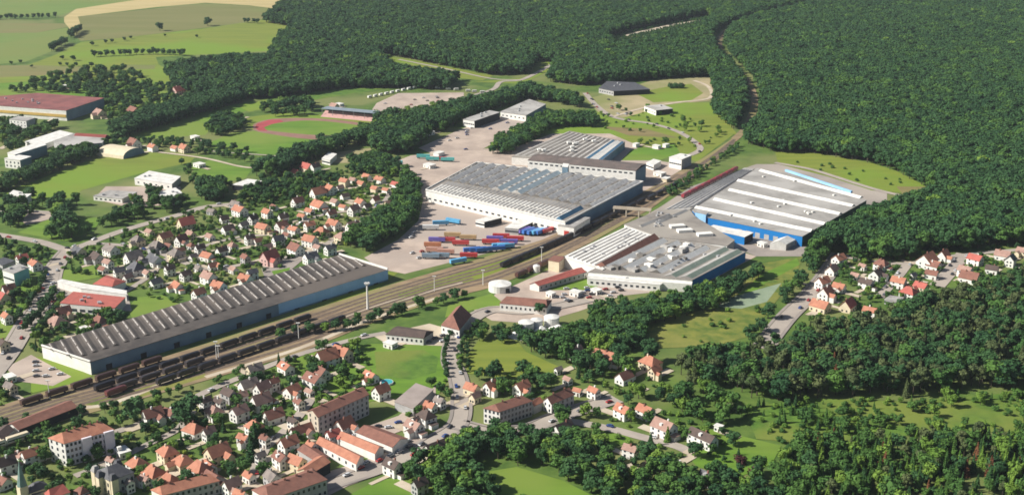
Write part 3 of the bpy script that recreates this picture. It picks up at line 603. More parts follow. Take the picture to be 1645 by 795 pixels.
# top-left
t, L = block('exhibition_hall', 'wide hall with brown-red roof and yellow-striped front at the upper left', 'hall', [(-60, 166), (106, 178), (167, 158), (60, 150), (0, 155)], 12, ['white', 'steel', 'white', 'white', 'white'], mat('hall_roof', (.27, .1, .09), (.19, .075, .07), .06), z_extra=10)
mb = MB(); a, b = L[0], L[1]; cc = (a+b)/2; mb.box((cc.x, cc.y-.3, 4.2), ((b-a).length*.99, .6, 3), math.atan2((b-a).y, (b-a).x)); mb.build('yellow_band', WH['yellow'], t)
t, L = block('tower_block', 'small white tower block in front of the yellow-striped hall', 'tower block', [(15, 192), (42, 195), (56, 190), (30, 187)], 14, ['white', 'grey', 'white', 'white'], RF['l'][1])
for i in range(5):
    for j in range(4): window(t, L[0], L[1], .1+.2*i, 2.2+3.2*j, 1.2, 1.5)
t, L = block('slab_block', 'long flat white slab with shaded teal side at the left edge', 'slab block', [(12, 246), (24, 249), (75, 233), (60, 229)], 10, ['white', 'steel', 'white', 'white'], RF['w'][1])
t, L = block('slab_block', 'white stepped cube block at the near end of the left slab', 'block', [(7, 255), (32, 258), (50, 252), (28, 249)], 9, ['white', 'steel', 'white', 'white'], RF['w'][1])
for i in range(4):
    for j in range(2): window(t, L[0], L[1], .13+.25*i, 2.5+3.6*j, 1.6, 1.8)
t, L = block('terrace_block', 'pale flat-roofed terrace above the left slab', 'block', [(40, 228), (66, 234), (118, 215), (96, 210)], 5, 'white', RF['w'][1])
t, L = block('sports_hall', 'sports hall with pale curved front and dark red roof edge', 'sports hall', [(86, 228), (105, 235), (164, 230), (172, 217), (120, 215)], 7, ['grey', 'grey', 'white', 'white', 'white'], RF['l'][1])
c = t.location; strip(t, P(122, 216, 8)-c, P(172, 219, 8)-c, 9, 7.4, 2.2, mat('hall_roof2', (.24, .06, .05), (.2, .05, .04), .1), 'red_roof')
# barrel hangar
t = thing('barrel_hangar', 'pale barrel-roofed hangar at the edge of the yellow-green meadow', 'hangar', P(190, 254)); c = t.location
a0, a1, b0, b1 = P(155, 250)-c, P(198, 256)-c, P(190, 240)-c, P(232, 246)-c
mb = MB(); K = 10; prev = None
for k in range(K+1):
    th = math.pi*k/K; w = (1-math.cos(th))/2; z = 8*math.sin(th)**.8 if 0 < k < K else 0
    p0 = lerp(a0, b0, w)+Vector((0, 0, z)); p1 = lerp(a1, b1, w)+Vector((0, 0, z))
    if prev: mb.poly([prev[0], prev[1], p1, p0])
    prev = (p0, p1)
mb.build('barrel_roof', WH['cream'], t)
mb = MB(); pts = []
for k in range(K+1):
    th = math.pi*k/K; w = (1-math.cos(th))/2; z = 8*math.sin(th)**.8 if 0 < k < K else 0; pts.append(lerp(a1, b1, w)+Vector((.05, 0, z)))
mb.poly(pts); mb.build('end_wall', WH['steel'], t)
FOOT.append([(c+p).xy[:] for p in (a0, a1, b1, b0)])
# school group and neighbours
def flat(name, label, cat, px, h, walls, rk, ze=2):
    t, L = block(name, label, cat, px, h, walls, RF[rk][1], z_extra=ze)
    for i in range(6): window(t, L[0], L[1], .1+.16*i, h*.5, 2, 1.4)
    return t
flat('school', 'large pale flat-roofed school block above the big round tree', 'school', [(216, 287), (276, 296), (290, 284), (240, 275)], 6, ['white', 'grey', 'white', 'white'], 'w')
flat('school_hall', 'white irregular-roofed hall in front of the pale school', 'hall', [(250, 310), (270, 323), (292, 310), (282, 302)], 5, 'white', 'w')
flat('school_wing', 'long beige low school wing left of the pale school', 'school wing', [(150, 315), (196, 320), (220, 309), (176, 306)], 4, 'white', 'l')
flat('gym', 'white-roofed gym with shade-painted dark side above the estate gardens', 'gym', [(373, 297), (402, 300), (421, 291), (398, 288)], 5, ['dark', 'dark', 'white', 'white'], 'w', 0)  # near-black near sides put shade into the wall colour
flat('pavilion', 'small white modern pavilion at the left edge of the meadow', 'pavilion', [(14, 312), (42, 318), (50, 312), (22, 306)], 6, 'white', 'w', 1)
flat('apartment_cube', 'white and teal apartment cube left of the avenue', 'apartment block', [(4, 434), (22, 440), (46, 430), (30, 424)], 10, ['white', 'teal', 'white', 'white'], 'l', 2)
flat('clinic', 'grey-blue roofed building at the left edge above the teal cube', 'building', [(-10, 420), (4, 427), (24, 419), (6, 414)], 6, 'grey', 'd', 0)
flat('clubhouse', 'white curved-roof clubhouse above the orange estate houses', 'clubhouse', [(517, 255), (530, 258), (541, 248), (528, 245)], 5, 'white', 'w', 0)
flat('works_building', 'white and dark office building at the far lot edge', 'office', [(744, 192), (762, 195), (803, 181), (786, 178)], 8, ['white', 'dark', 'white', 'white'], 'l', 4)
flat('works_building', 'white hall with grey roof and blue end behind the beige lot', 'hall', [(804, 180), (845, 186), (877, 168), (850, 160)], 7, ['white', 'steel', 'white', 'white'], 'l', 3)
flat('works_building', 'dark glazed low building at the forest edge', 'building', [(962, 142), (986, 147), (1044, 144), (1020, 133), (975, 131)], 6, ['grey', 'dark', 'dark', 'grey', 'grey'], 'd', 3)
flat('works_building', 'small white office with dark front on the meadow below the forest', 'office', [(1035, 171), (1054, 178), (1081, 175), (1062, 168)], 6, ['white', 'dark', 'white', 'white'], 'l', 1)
flat('works_building', 'white cube building beside the tracks right of the raised block', 'building', [(1075, 253), (1095, 257), (1111, 250), (1093, 247)], 10, ['white', 'grey', 'white', 'white'], 'w', 1)
flat('works_building', 'low white shed beside the round bushes above the factory', 'shed', [(1038, 262), (1050, 266), (1062, 259), (1050, 256)], 5, 'white', 'w', 0)
flat('garden_pavilion', 'pale blue flat-roofed garden building in the forest hamlet', 'building', [(1421, 481), (1444, 486), (1452, 478), (1430, 475)], 3.2, 'grey', 'l', 0)
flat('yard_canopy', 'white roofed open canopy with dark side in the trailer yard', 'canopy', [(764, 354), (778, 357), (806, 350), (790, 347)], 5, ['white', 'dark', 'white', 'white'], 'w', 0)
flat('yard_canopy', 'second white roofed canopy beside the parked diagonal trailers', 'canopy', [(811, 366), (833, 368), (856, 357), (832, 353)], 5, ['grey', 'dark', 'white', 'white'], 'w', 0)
# stadium stand
t = thing('grandstand', 'stadium grandstand with long grey roof behind the running track', 'grandstand', P(555, 200)); c = t.location
a, b = P(515, 188)-c, P(600, 196)-c; d = (b-a).normalized(); n_ = Vector((-d.y, d.x, 0))
mb = MB()
for k in range(6):
    q0 = a+n_*(k*2); q1 = b+n_*(k*2); q2 = b+n_*(k*2+2); q3 = a+n_*(k*2+2); z = .8+k*.9
    mb.poly([Vector((*q0.xy, z)), Vector((*q1.xy, z)), Vector((*q2.xy, z)), Vector((*q3.xy, z))]); mb.poly([Vector((*q0.xy, z-.9)), Vector((*q1.xy, z-.9)), Vector((*q1.xy, z)), Vector((*q0.xy, z))])
mb.build('seating', WH['pink'], t)
mb = MB(); m_ = (a+b)/2+n_*9; mb.box((m_.x, m_.y, 9), ((b-a).length, 13, .6), math.atan2(d.y, d.x)); mb.build('roof', mat('stand_roof', (.24, .29, .33), (.2, .24, .28), .1), t)
mb = MB(); m_ = (a+b)/2+n_*13; mb.box((m_.x, m_.y, 0), ((b-a).length, .6, 9), math.atan2(d.y, d.x)); mb.build('back_wall', WH['dark'], t)
for k in range(6): mb = MB(); p = lerp(a, b, k/5)+n_*4; mb.box((p.x, p.y, 0), (.5, .5, 9), 0); mb.build('column', M_metal, t)
# floodlight mast by the tracks
t = thing('floodlight_mast', 'tall white floodlight mast standing in the rail yard by the shed', 'light mast', P(591, 497))
mb = MB(); mb.cyl((0, 0, 0), .9, 19, 10, 0, .5); mb.build('pole', M_white, t)
mb = MB(); mb.cyl((0, 0, 18), 1.6, .5, 10); mb.build('platform', M_metal, t)
for k in range(6): mb = MB(); mb.box((1.5*math.cos(k*1.047), 1.5*math.sin(k*1.047), 18.5), (.9, .9, .8)); mb.build('lamp', M_white, t)
for i, (x, y) in enumerate([(698, 468), (776, 458), (348, 576), (352, 583), (870, 420), (80, 640), (480, 545)]):
    t = thing('light_mast', f"slim metal light mast in the rail yard, {['second from right', 'third from right above the white tank', 'back one of the pair below the shed', 'front one of the pair below the shed', 'beside the dark train', 'leftmost one near the station shed', 'fourth from left'][i]}", 'light mast', P(x, y), 0, 'light masts in the rail yard')
    mb = MB(); mb.cyl((0, 0, 0), .3, 11, 8, 0, .18); mb.build('pole', M_white, t)
    mb = MB(); mb.box((0, 0, 11), (2.6, .6, .5)); mb.build('lamp_head', M_white, t)
# tank and silos
for i, (x, y, r, h, lab) in enumerate([(803, 466, 8, 5, 'wide white round tank with dark opening beside the tracks'), (862, 437, 2.6, 5, 'small cream storage tank behind the wide round tank'), (845, 533, 5, 7, 'leftmost of the chalk-white round tanks beside the wood'), (862, 527, 4, 6, 'middle of the chalk-white round tanks beside the wood'), (886, 522, 5, 6, 'rightmost of the chalk-white round tanks beside the wood')]):
    t = thing('storage_tank', lab, 'tank', P(x, y)); mb = MB(); mb.cyl((0, 0, 0), r, h, 24); mb.build('tank_shell', M_white, t)
    mb = MB(); mb.cyl((0, 0, h), r*1.02, 1.0, 24, 0, r*.2); mb.build('tank_roof', RF['w'][1], t)
    if i == 0: window(t, (-2, -r*.93, 0), (7, -r*.8, 0), .5, 1.9, 9, 3.2, WH['dark'], 'opening')
rr = random.Random(5)
for i, (x, y) in enumerate([(836, 540), (870, 534), (897, 532)]):
    me = MB(); K = 10; rings = []
    for k in range(5):
        ring = []
        for j in range(K): q = (1-k/4.6)*(9 if i != 1 else 7)*rr.uniform(.8, 1.2); ring.append((q*math.cos(j*.628), q*math.sin(j*.628)*.8, k*1.1))
        rings.append(ring)
    for k in range(4):
        for j in range(K): me.poly([rings[k][j], rings[k][(j+1) % K], rings[k+1][(j+1) % K], rings[k+1][j]])
    me.poly(rings[4]); o = me.build('chalk_heap', WH['white']); o.location = P(x, y); tag(o, ['leftmost chalk-white heap at the edge of the wood', 'middle chalk-white heap between the round tanks', 'rightmost chalk-white heap beside the grey yard'][i], 'heap')
t = thing('swimming_pool', 'round turquoise garden pool beside the tall white orange-roofed house', 'pool', P(621, 616))
mb = MB(); mb.cyl((0, 0, 0), 4, 1.3, 20); mb.build('pool_wall', WH['white'], t); mb = MB(); mb.cyl((0, 0, 1.2), 3.7, .15, 20); mb.build('pool_water', mat('pool_water', (.06, .4, .42), (.05, .34, .38), .5, rough=.1), t)
# church spire
t = thing('chapel', 'small chapel with slim green spire at the bottom left edge', 'chapel', P(39, 806), .8)
mb = MB(); mb.box((0, 0, 0), (4, 4, 9)); mb.build('tower', WH['cream'], t); mb = MB(); mb.cyl((0, 0, 9), 2.4, 13, 8, 0, .05); mb.build('spire', mat('copper', (.2, .3, .27), (.15, .22, .2), .5), t)
mb = MB(); mb.box((7, 0, 0), (10, 6, 5)); mb.build('nave', WH['cream'], t); mb = MB(); mb.box((7, 0, 5), (10.6, 6.6, 3), 0, 0, .25); mb.build('nave_roof', RF['d'][1], t)

# ---------------------------------------------------------------- houses
ROTA, ROTB = R(46), R(-42)
HOUSES = {
'the estate behind the long shed': """299,357,26,A,R,c 265,378,22,A,r,c 291,383,20,A,r,w 221,383,22,H,g,c 252,392,24,H,g,g 178,398,26,B,g,w 283,405,28,H,g,c 214,411,28,A,g,w 249,415,32,B,d,w 156,411,26,B,b,g 173,419,17,B,p,w 219,428,30,H,d,w 191,433,17,A,d,w
272,429,16,A,b,w 298,438,18,A,b,w 250,451,20,A,d,w 285,457,22,B,o,w 319,468,21,A,o,w 321,396,16,A,b,w 333,409,22,B,o,w 335,442,26,B,p,w 385,335,24,B,o,w 429,339,17,B,o,w 406,349,16,A,b,w 455,347,16,A,b,w 366,366,20,A,b,w
391,359,15,A,g,w 422,363,23,B,o,c 452,360,20,A,r,w 472,366,18,B,o,w 497,359,17,A,o,w 536,357,22,B,o,w 517,370,23,H,o,c 567,361,22,A,p,w 549,378,23,H,p,c 447,383,19,A,d,w 401,380,16,A,b,w 498,383,24,B,o,w 475,397,26,B,r,w
530,396,18,A,d,w 499,410,23,A,d,w 433,411,28,A,R,p 356,400,18,A,b,w 394,411,16,B,r,g 405,435,17,A,d,w 394,444,22,B,o,w 351,456,24,B,o,w 306,374,17,B,p,c 340,337,15,B,g,g 337,378,15,B,p,w 379,327,20,B,g,g 307,392,14,H,r,w 236,436,15,B,p,w 342,425,15,A,r,w 318,428,15,B,g,w 374,392,16,H,p,w 415,385,15,A,r,w 240,370,15,B,p,c 270,393,14,B,r,w 310,410,14,A,g,w 350,424,14,B,o,w 375,430,15,B,p,w 360,350,14,A,b,w 440,330,13,B,r,w 430,395,14,A,p,w 460,375,13,B,r,w 510,395,14,B,p,w 485,345,14,B,o,w 290,400,13,A,r,w 165,430,15,B,r,w 205,443,15,A,p,w""",
'the upper estate by the grove': """478,322,19,A,r,w 513,328,28,B,o,w 538,322,15,B,p,w 579,323,18,B,o,w 568,334,19,A,p,w 532,341,16,A,r,w 615,336,19,B,R,w 603,319,15,A,o,w 639,320,17,A,b,w 625,326,15,A,p,c 553,289,16,B,o,c 589,282,15,B,o,w 610,286,17,B,o,w
580,293,14,B,o,c 635,294,14,B,R,w 529,301,25,B,o,w 511,308,24,A,o,w 602,301,13,B,o,c 554,313,14,A,b,w 493,267,22,B,R,c 475,275,15,B,R,w 506,266,16,A,b,w 567,287,12,B,p,w 546,300,12,A,p,w 620,303,12,B,o,w 590,330,13,A,b,w 551,330,13,B,o,w 497,337,15,B,o,w""",
'the quarter left of the avenue': """35,412,18,A,R,w 56,421,23,B,o,w 14,462,20,A,r,w 2,474,26,B,R,c 2,548,24,B,b,c 15,600,20,B,w,w 16,617,20,B,g,c 126,400,22,B,d,c 10,505,18,B,o,w""",
'the corner below the supermarket': """92,514,34,H,p,c 102,498,22,A,r,c 160,513,28,H,r,w 135,523,14,B,w,w 205,520,12,B,p,w""",
'the bottom left villa quarter': """245,662,32,A,r,w 272,660,22,B,r,w 311,686,34,H,o,w 269,722,34,H,o,c 294,737,34,H,o,c 220,741,34,H,o,w 247,755,36,H,o,w 321,748,36,H,o,w 272,768,34,H,o,c 48,726,26,A,o,w 30,727,20,B,p,w 10,740,28,A,b,w 58,785,24,A,d,g 196,719,26,B,w,w 4,768,26,B,r,w 130,785,22,H,r,w 335,690,20,A,p,w 345,775,20,B,o,w 232,765,18,B,p,w 178,735,16,B,p,w 205,770,20,B,g,w""",
'the gardens along the railway': """409,590,26,A,g,c 399,615,30,A,g,w 421,620,26,A,p,w 368,628,26,B,b,g 459,586,26,B,o,w 525,571,36,A,o,w 549,563,32,B,o,c 504,605,34,B,r,w 516,594,26,B,r,w 469,623,26,A,o,w 595,601,25,B,o,w 612,624,27,A,o,w 344,657,30,H,p,w 384,657,28,A,p,w 439,664,32,A,r,w 409,681,30,H,o,w 391,699,20,B,o,w 627,547,20,B,w,w 330,640,18,A,b,w 440,610,16,A,r,w 352,641,18,B,b,w 480,642,18,B,r,w 388,632,18,A,p,w 497,625,15,B,p,w 440,640,14,B,o,w""",
'the blocks left of the workshops': """349,723,38,A,o,c 335,745,26,B,o,w 341,763,32,B,r,g 419,641,32,A,p,w 485,688,40,A,r,w 463,708,30,A,o,w 451,731,28,B,r,w 476,737,30,B,o,c 437,762,28,B,g,g 372,775,28,A,p,w 535,694,22,A,R,w 553,679,30,A,o,w 386,790,22,B,o,w 418,728,16,A,g,w 425,700,16,B,r,w 470,672,16,B,b,w 400,760,20,B,o,w 500,710,16,B,o,w""",
'the corner houses by the junction': """631,743,30,B,b,w 665,680,30,B,p,w 685,664,30,H,b,w 691,648,20,B,o,w 700,713,40,A,b,w 674,773,24,A,b,g 758,620,24,B,o,c 788,616,22,A,o,w 763,633,18,A,p,c 706,640,18,B,g,w""",
'the hillside right of the inn': """904,687,36,A,b,w 838,618,27,A,o,w 954,624,19,B,o,w 926,562,22,A,p,w 972,570,38,B,o,w 897,590,12,A,g,w 912,606,14,B,p,w 1001,655,28,B,o,w 1037,655,28,B,o,w 1067,681,38,B,p,w 1129,697,50,B,b,w 1013,717,24,B,p,w 1155,680,13,B,w,w 1136,761,26,B,d,g 1083,737,18,A,w,w 1038,743,18,A,p,c 1045,578,34,H,o,c 1003,602,27,A,r,w 1052,592,20,A,o,c 928,624,14,B,o,w""",
'the forest hamlet': """1348,413,22,A,o,w 1337,431,22,A,p,w 1322,450,23,A,o,w 1348,458,20,B,o,w 1327,467,26,A,o,w 1416,421,23,H,r,w 1408,437,24,A,b,w 1392,451,22,B,b,w 1444,449,23,B,o,w 1460,466,27,H,R,w 1480,457,22,B,R,c 1490,415,34,A,o,w 1516,408,22,A,o,w 1500,424,20,B,r,w 1497,437,20,B,r,w
1567,413,23,B,R,w 1551,431,22,B,p,w 1558,443,30,B,r,w 1611,407,24,B,p,w 1624,414,20,A,d,w 1594,429,20,B,b,w 1644,401,20,B,p,c 1318,488,30,B,o,c 1362,488,28,A,R,c 1398,496,22,B,o,w 1349,514,11,A,o,w 1374,440,14,B,p,w 1386,425,12,B,p,w 1467,440,12,A,d,w""",
'the top left parkland': """287,144,20,A,R,p 268,165,14,B,w,w 296,163,14,B,w,w 102,136,14,A,w,c 545,165,13,B,w,w 537,169,15,B,p,c 215,228,22,B,r,w 245,234,16,B,o,w 281,236,14,B,o,w 296,236,18,B,o,c 313,217,14,B,w,w 160,180,22,B,p,c 215,178,26,B,r,c 195,190,12,A,p,c 320,261,18,B,w,w 384,185,10,B,w,w""",
'the strip beside the factories': """705,243,16,A,w,w 688,210,18,A,w,w 1055,232,12,B,w,w 1070,230,10,A,w,w 1022,229,10,A,w,w 1225,387,14,B,w,w 975,440,14,A,w,w 938,435,16,A,w,w 690,262,18,B,w,w 1060,275,18,B,w,w 1070,284,14,A,w,c 1383,339,9,A,w,w 1424,335,8,A,w,w 885,467,14,B,w,w 925,465,18,B,w,w 958,462,16,B,w,w""",
}
WC = {'w': ('white', 'white'), 'c': ('cream', 'cream'), 'g': ('grey', 'grey'), 'p': ('pink', 'pink')}
ORD = ['leftmost', 'second from left', 'third from left', 'fourth from left', 'fifth from left', 'sixth from left', 'seventh from left', 'eighth from left', 'ninth from left', 'tenth from left'] + [f'{w} from left' for w in 'eleventh twelfth thirteenth fourteenth fifteenth sixteenth seventeenth eighteenth nineteenth twentieth'.split()]
HC = []      # house centres for avoidance
for place, txt in HOUSES.items():
    rows = [r.split(',') for r in txt.split()]
    buckets = {}
    for r in rows: buckets.setdefault((r[3], r[4], r[5]), []).append(float(r[0]))
    for r in rows:
        x, y, s = map(float, r[:3]); ty, rk, wk = r[3:]
        hr = random.Random(int(x*31+y*7))
        hw = hr.choice([3.6, 4.6, 5.2]) if s > 15 else 3
        if rk == 'w': hw = 3.4
        c0 = P(x, y, hw+1.2); S = s/pix(c0)[2]
        w, d = S*.93, S*.7
        if ty == 'H': w, d = S*.86, S*.76
        if s > 38: w, d = S*.95, S*.42
        rot = {'A': ROTA, 'B': ROTB, 'H': ROTB}[ty]+hr.uniform(-.16, .16)
        kind = {'A': 'gable', 'B': 'gable', 'H': 'hip'}[ty]
        xs = sorted(buckets[(ty, rk, wk)]); i = xs.index(float(r[0]))
        face = {'A': 'end-on ', 'B': '', 'H': ''}[ty]
        rc = RF[rk][0]
        rt = {'A': 'steep', 'B': 'long', 'H': 'hipped'}[ty]
        size = 'tiny ' if s < 13 else ''
        if len(xs) == 1: lab = f"{size}{WC[wk][0]} house with {rt} {rc} roof in {place}"
        else: lab = f"{ORD[i]} of {WC[wk][0]} houses with {rt} {rc} roofs in {place}"
        if rk == 'w': lab = lab.replace('house', 'flat outbuilding').replace('long white roof', 'pale roof').replace('steep white roof', 'narrow pale roof')
        t = thing('house', lab, 'house' if rk != 'w' else 'outbuilding', (c0.x, c0.y, 0), rot, 'houses in '+place)
        if len(lab.split()) > 16: lab = lab.replace('houses with ', '').replace(' roofs', '-roofed houses'); t['label'] = lab
        if len(t['label'].split()) > 16: t['label'] = t['label'].replace(' in the ', ' in ').replace(' from left of ', ' from left ')
        HC.append((c0.x, c0.y, S*.5))
        q = [Vector((-w/2, -d/2, 0)), Vector((w/2, -d/2, 0)), Vector((w/2, d/2, 0)), Vector((-w/2, d/2, 0))]
        mb = MB()
        for k in range(4): a, b = q[k], q[(k+1) % 4]; mb.poly([a, b, b+Vector((0, 0, hw)), a+Vector((0, 0, hw))])
        rise = d*.5*hr.uniform(.75, 1.0)
        if ty == 'A': rise = d*.5*hr.uniform(.95, 1.25)
        wm = WH[WC[wk][1]]
        if ty != 'H' and rk != 'w':
            for sx in (-1, 1): mb.poly([Vector((sx*w/2, -d/2*sx, hw)), Vector((sx*w/2, d/2*sx, hw)), Vector((sx*w/2, 0, hw+rise-.05))])
        mb.build('wall', wm, t)
        if rk == 'w':
            m2 = MB(); m2.box((0, 0, hw), (w+.6, d+.6, .35)); ro = m2.build('roof', RF['w'][1], t); r0 = Vector((0, 0, hw))
        else: ro, (r0, r1) = gable(t, q, hw, rise, RF[rk][1], 0, 'roof', .55, .3 if ty == 'H' else 0)
        if s > 15 and rk != 'w':
            m2 = MB(); m2.box((w*hr.uniform(-.25, .25), hr.choice([-.5, .5]), hw+rise-1.3), (.8, .7, 2.4)); m2.build('chimney', RF['r'][1] if hr.random() < .5 else wm, ro)
        if y > 330 or s > 17:
            nr = 2 if hw > 4 else 1
            nc = max(2, int(w/3.6))
            for k in range(nc):
                for j in range(nr):
                    if j == 0 and k == nc//2: window(t, q[0], q[1], (k+.5)/nc, 1.1, 1.1, 2.1, RF['b'][1], 'door')
                    else: window(t, q[0], q[1], (k+.5)/nc, 1.5+j*2.5, 1.2, 1.25)
            for j in range(nr):
                for side in (1, 3): window(t, q[side], q[(side+1) % 4], .32, 1.5+j*2.5, 1.1, 1.25); window(t, q[side], q[(side+1) % 4], .7, 1.5+j*2.5, 1.1, 1.25)
        if s > 19 and rk != 'w' and hr.random() < .4:   # cross wing
            ww, wd, wh = w*.42, d*.55, hw*.8; x0 = w*hr.choice((-.2, .22)); yq = -d/2-wd*.45
            qq = [Vector((x0-ww/2, yq-wd/2, 0)), Vector((x0+ww/2, yq-wd/2, 0)), Vector((x0+ww/2, yq+wd/2, 0)), Vector((x0-ww/2, yq+wd/2, 0))]
            m2 = MB()
            for k in range(4): a, b = qq[k], qq[(k+1) % 4]; m2.poly([a, b, b+Vector((0, 0, wh)), a+Vector((0, 0, wh))])
            m2.poly([qq[0]+Vector((0, 0, wh)), qq[1]+Vector((0, 0, wh)), Vector((x0, yq-wd/2, wh+ww*.4))])
            wg = m2.build('wing', wm, t); gable(wg, qq, wh, ww*.42, RF[rk][1], 1, 'wing_roof', .35)
        if y > 560 and ty == 'B' and s > 24 and hr.random() < .6:
            m2 = MB(); m2.box((0, -d*.25, hw+rise*.25), (1.6, 2, 1.7)); m2.build('dormer', wm, ro)
        if s > 20 and hr.random() < .35:   # lean-to garage
            m2 = MB(); m2.box((w/2+1.8, 0, 0), (3.4, d*.6, 2.5)); gg = m2.build('garage', wm, t); m2 = MB(); m2.box((w/2+1.8, 0, 2.5), (3.7, d*.6+.3, .25)); m2.build('garage_roof', RF[rk][1], gg)

dr = MB(); rd = random.Random(77)
for (x, y, r_) in HC:
    a = rd.choice((ROTA, ROTB)); ln = rd.uniform(9, 16); w_ = rd.uniform(2.5, 6); s_ = rd.choice((-1, 1)); c_, n_ = math.cos(a)*s_, math.sin(a)*s_; z = .45+rd.random()*.02
    p = [(x+c_*r_*.6-n_*w_/2, y+n_*r_*.6+c_*w_/2), (x+c_*r_*.6+n_*w_/2, y+n_*r_*.6-c_*w_/2), (x+c_*(r_*.6+ln)+n_*w_/2, y+n_*(r_*.6+ln)-c_*w_/2), (x+c_*(r_*.6+ln)-n_*w_/2, y+n_*(r_*.6+ln)+c_*w_/2)]
    dr.poly([(*q, LAYER[0]+.01+z*.05) for q in ccw(p)])
    for u in (.3, .6, .9): ROADPTS.append((x+c_*(r_*.6+ln*u), y+n_*(r_*.6+ln*u), w_*.5))
struct(dr.build('driveway', GR['path']))

# ---------------------------------------------------------------- vehicles
def wheelset(parent, xs, hw, r):
    for x in xs:
        for s in (-1, 1):
            mb = MB(); n = 10; mb.v = []; 
            for yy in (s*hw-.15, s*hw+.15):
                for i in range(n): a = 2*math.pi*i/n; mb.v.append((x+r*math.cos(a), yy, r+r*math.sin(a)))
            for i in range(n): j = (i+1) % n; mb.f.append((i, j, n+j, n+i)); mb.m.append(0)
            mb.f += [tuple(range(n)), tuple(range(2*n-1, n-1, -1))]; mb.m += [0, 0]
            mb.build('wheel', WH['dark'], parent)
protos = {}
def clone(proto, loc, rot, label, group):
    r = proto.copy(); C.objects.link(r); r.location = loc; r.rotation_euler = (0, 0, rot); r['label'] = label; r['group'] = group
    for ch in list(proto.children):
        c = ch.copy(); C.objects.link(c); c.parent = r
    return r
def put(key, maker, loc, rot, label, group):
    if key not in protos:
        t = maker(); t.location = loc; t.rotation_euler = (0, 0, rot); t['label'] = label; t['group'] = group; protos[key] = t; return t
    return clone(protos[key], loc, rot, label, group)
def paint(c): 
    n = 'paint_%02x%02x%02x' % tuple(int(v*255) for v in c)
    return mat(n, c, tuple(v*.85 for v in c), .4, rough=.35, spec=.5)
def make_trailer(c):
    def f():
        t = thing('semi_trailer', '', 'trailer', (0, 0, 0)); mb = MB(); mb.box((0, 0, 1.2), (13.4, 2.6, 2.8)); mb.build('cargo_box', paint(c), t)
        mb = MB(); mb.box((0, 0, .8), (13, .9, .4)); mb.build('chassis', WH['dark'], t); wheelset(t, (-5.4, -4.1, 4.6), 1.05, .5)
        return t
    return f
def make_wagon(c, load):
    def f():
        t = thing('rail_wagon', '', 'rail wagon', (0, 0, 0)); mb = MB(); mb.box((0, 0, 1.15), (12.6, 2.9, 2.5), 0, 0, 1.0); mb.build('wagon_body', paint(c), t)
        mb = MB(); mb.box((0, 0, 3.66), (11.8, 2.4, .35), 0, 0, .8); mb.build('load', paint(load), t)
        mb = MB(); mb.box((0, 0, .85), (13.2, 1.6, .3)); mb.build('underframe', WH['dark'], t); wheelset(t, (-4.4, 4.4), .75, .45)
        return t
    return f
def make_car(c):
    def f():
        t = thing('car', '', 'car', (0, 0, 0)); mb = MB()
        prof = [(-2.1, .35), (-2.15, .8), (-1.9, .98), (-1.2, 1.02), (.9, .98), (1.95, .8), (2.12, .6), (2.1, .35)]
        for s in (-1, 1): mb.poly([(x, s*.86, z) for x, z in (prof if s < 0 else prof[::-1])])
        for (x0, z0), (x1, z1) in zip(prof, prof[1:]): mb.poly([(x0, -.86, z0), (x0, .86, z0), (x1, .86, z1), (x1, -.86, z1)])
        mb.build('car_body', paint(c), t)
        mb = MB(); mb.box((-.3, 0, .95), (2.6, 1.55, .42), 0, 0, .78); mb.build('car_windows', M_win, t)
        mb = MB(); mb.box((-.3, 0, 1.372), (1.9, 1.2, .05)); mb.build('car_roof', paint(c), t)
        wheelset(t, (-1.3, 1.3), .78, .33); return t
    return f
def along(w, s):
    acc = 0
    for a, b in zip(w, w[1:]):
        a = Vector(a); b = Vector(b); l = (b-a).length
        if acc+l >= s: p = a.lerp(b, (s-acc)/l); return p, math.atan2((b-a).y, (b-a).x)
        acc += l
    return None
NUM = ['first', 'second', 'third', 'fourth', 'fifth', 'sixth', 'seventh', 'eighth', 'ninth', 'tenth', 'eleventh', 'twelfth', 'thirteenth', 'fourteenth', 'fifteenth', 'sixteenth', 'seventeenth', 'eighteenth', 'nineteenth', 'twentieth', 'twenty-first', 'twenty-second', 'twenty-third', 'twenty-fourth', 'twenty-fifth', 'twenty-sixth', 'twenty-seventh', 'twenty-eighth', 'twenty-ninth', 'thirtieth']
TR = [ # px line start, end, colour, name
 ((30, 652), (262, 577), (.09, .05, .04), 'brown'), ((150, 628), (500, 510), (.025, .022, .025), 'black'), ((185, 627), (330, 578), (.06, .05, .05), 'grey-black'), ((250, 618), (555, 512), (.03, .027, .03), 'dark'),
 ((806, 428), (1036, 322), (.028, .024, .035), 'black'), ((828, 446), (884, 421), (.11, .05, .04), 'rusty'), ((1096, 318), (1184, 272), (.34, .045, .06), 'red'), ((1040, 322), (1090, 296), (.05, .04, .045), 'dark'), ((160, 640), (212, 622), (.15, .045, .04), 'dull red')]
TN = ['in the back row beside the long shed', 'in the long row below the shed', 'in the short row among the yard tracks', 'in the front row above the sandy platform', 'on the train below the trailer yard', 'in the rusty string above the round tank', 'on the line beside the blue warehouse canopy', 'beyond the footbridge', 'above the pale platform end']
